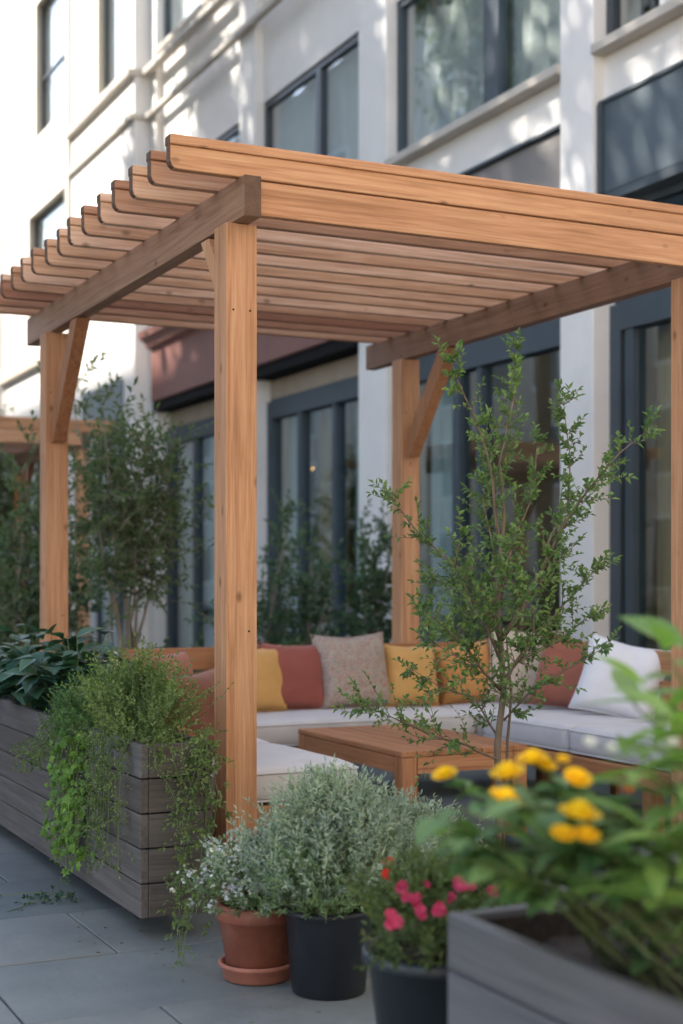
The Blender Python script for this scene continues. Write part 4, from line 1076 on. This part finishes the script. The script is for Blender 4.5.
def big_plant():
    base = V((1.86, 1.88, .60))
    t = plant('leafy_plant', tuple(base), 'tall plant with long pale green leaves at the right edge of the foreground', 'plant')
    st = NB(); fo = NB()
    tops = [(632,705,2.1),(648,690,2.0),(665,655,1.95),(690,650,1.95),(655,740,1.85),(634,742,2.15),(650,780,1.9),(672,720,1.8),(690,800,1.75),(650,830,1.75),(650,865,1.85),(700,870,1.7),(640,900,1.75),(668,770,2.1),(720,700,1.9),(730,780,1.8),(640,800,2.0),(676,845,1.9),(662,715,2.0),(680,740,1.9),(650,770,2.0),(668,800,1.95),(690,690,2.0),(640,905,1.8)]
    for px, py, z in tops:
        z += .40; p = at(px, py, z); b0 = base + V((R.uniform(-.07,.07), R.uniform(-.07,.07), 0))
        pts = wobble([b0, b0.lerp(p,.5)+V((0,0,.05)), p], .05, .008); n = len(pts)
        tube(st, pts, [.0045*(1-.6*i/n) for i in range(n)], 5)
        for i in range(n//2, n):
            for k in range(R.choice([1,1,2])):
                a = R.random()*6.28; f = i/n
                d = V((math.cos(a), math.sin(a), R.uniform(-.1,.5) + .5*(f > .9)))
                Lf = R.uniform(.085,.16)
                leaf(fo, pts[i], d, Lf, Lf*R.uniform(.28,.4), up=V((0,0,1))+rv(.2), seg=3, fold=.2, droop=R.uniform(.1,.4))
    obj('stems', st, M['stem'], t); obj('foliage', fo, M['lf_big'], t, smooth=True)
    for px, py, z, m in ((590,742,2.3,'p_white'),(612,748,2.35,'p_white'),(640,771,2.35,'p_orange'),(628,789,2.4,'p_orange'),(672,742,2.35,'p_white')):
        p = at(px, py, z); q = NB(); blossom(q, p, V((-.2,-.6,.8)), .011, 2, 6); f = obj('flower', q, M[m], t)
        s2 = NB(); tube(s2, [p, p.lerp(base,.4)+V((0,0,.05)), base], [.001,.0018,.0025], 4); obj('stalk', s2, M['stem'], f)
big_plant()

# ------------------------------------------------------------------ light, sky, camera
EL = rad(38); AZ = rad(127)      # the sun travels towards +X and a little -Y
d = V((math.sin(AZ)*math.cos(EL), math.cos(AZ)*math.cos(EL), -math.sin(EL)))
sun = bpy.data.lights.new('Sun', 'SUN'); sun.energy = 3.9; sun.angle = rad(.8); sun.color = (1.0, .93, .83)
so = bpy.data.objects.new('Sun', sun); COL.objects.link(so); so.rotation_euler = d.to_track_quat('-Z', 'Y').to_euler()
wd = bpy.data.worlds.new('World'); S.world = wd; wd.use_nodes = True
nt = wd.node_tree; bg = nt.nodes['Background']; sky = nt.nodes.new('ShaderNodeTexSky'); sky.sky_type = 'NISHITA'; sky.sun_disc = False
sky.sun_elevation = EL; sky.sun_rotation = rad(307); sky.dust_density = 1.5
nt.links.new(sky.outputs[0], bg.inputs[0]); bg.inputs[1].default_value = 0.145
cam = bpy.data.cameras.new('Camera'); co = bpy.data.objects.new('Camera', cam); COL.objects.link(co); S.camera = co
co.location = (0, 0, CAM_H); co.rotation_euler = (rad(90), 0, -YAW)
cam.sensor_fit = 'VERTICAL'; cam.sensor_height = 36.0; cam.lens = FPX/1024*36.0
cam.shift_x = -(CX-341.5)/1024; cam.shift_y = (HOR-512)/1024
cam.clip_start = .05; cam.clip_end = 300
cam.dof.use_dof = True; cam.dof.focus_distance = 5.3; cam.dof.aperture_fstop = 2.0
S.view_settings.view_transform = 'Standard'; S.view_settings.look = 'None'; S.view_settings.gamma = 1
S.view_settings.exposure = 1.64
S.cycles.max_bounces = 10; S.cycles.diffuse_bounces = 5; S.cycles.transparent_max_bounces = 16
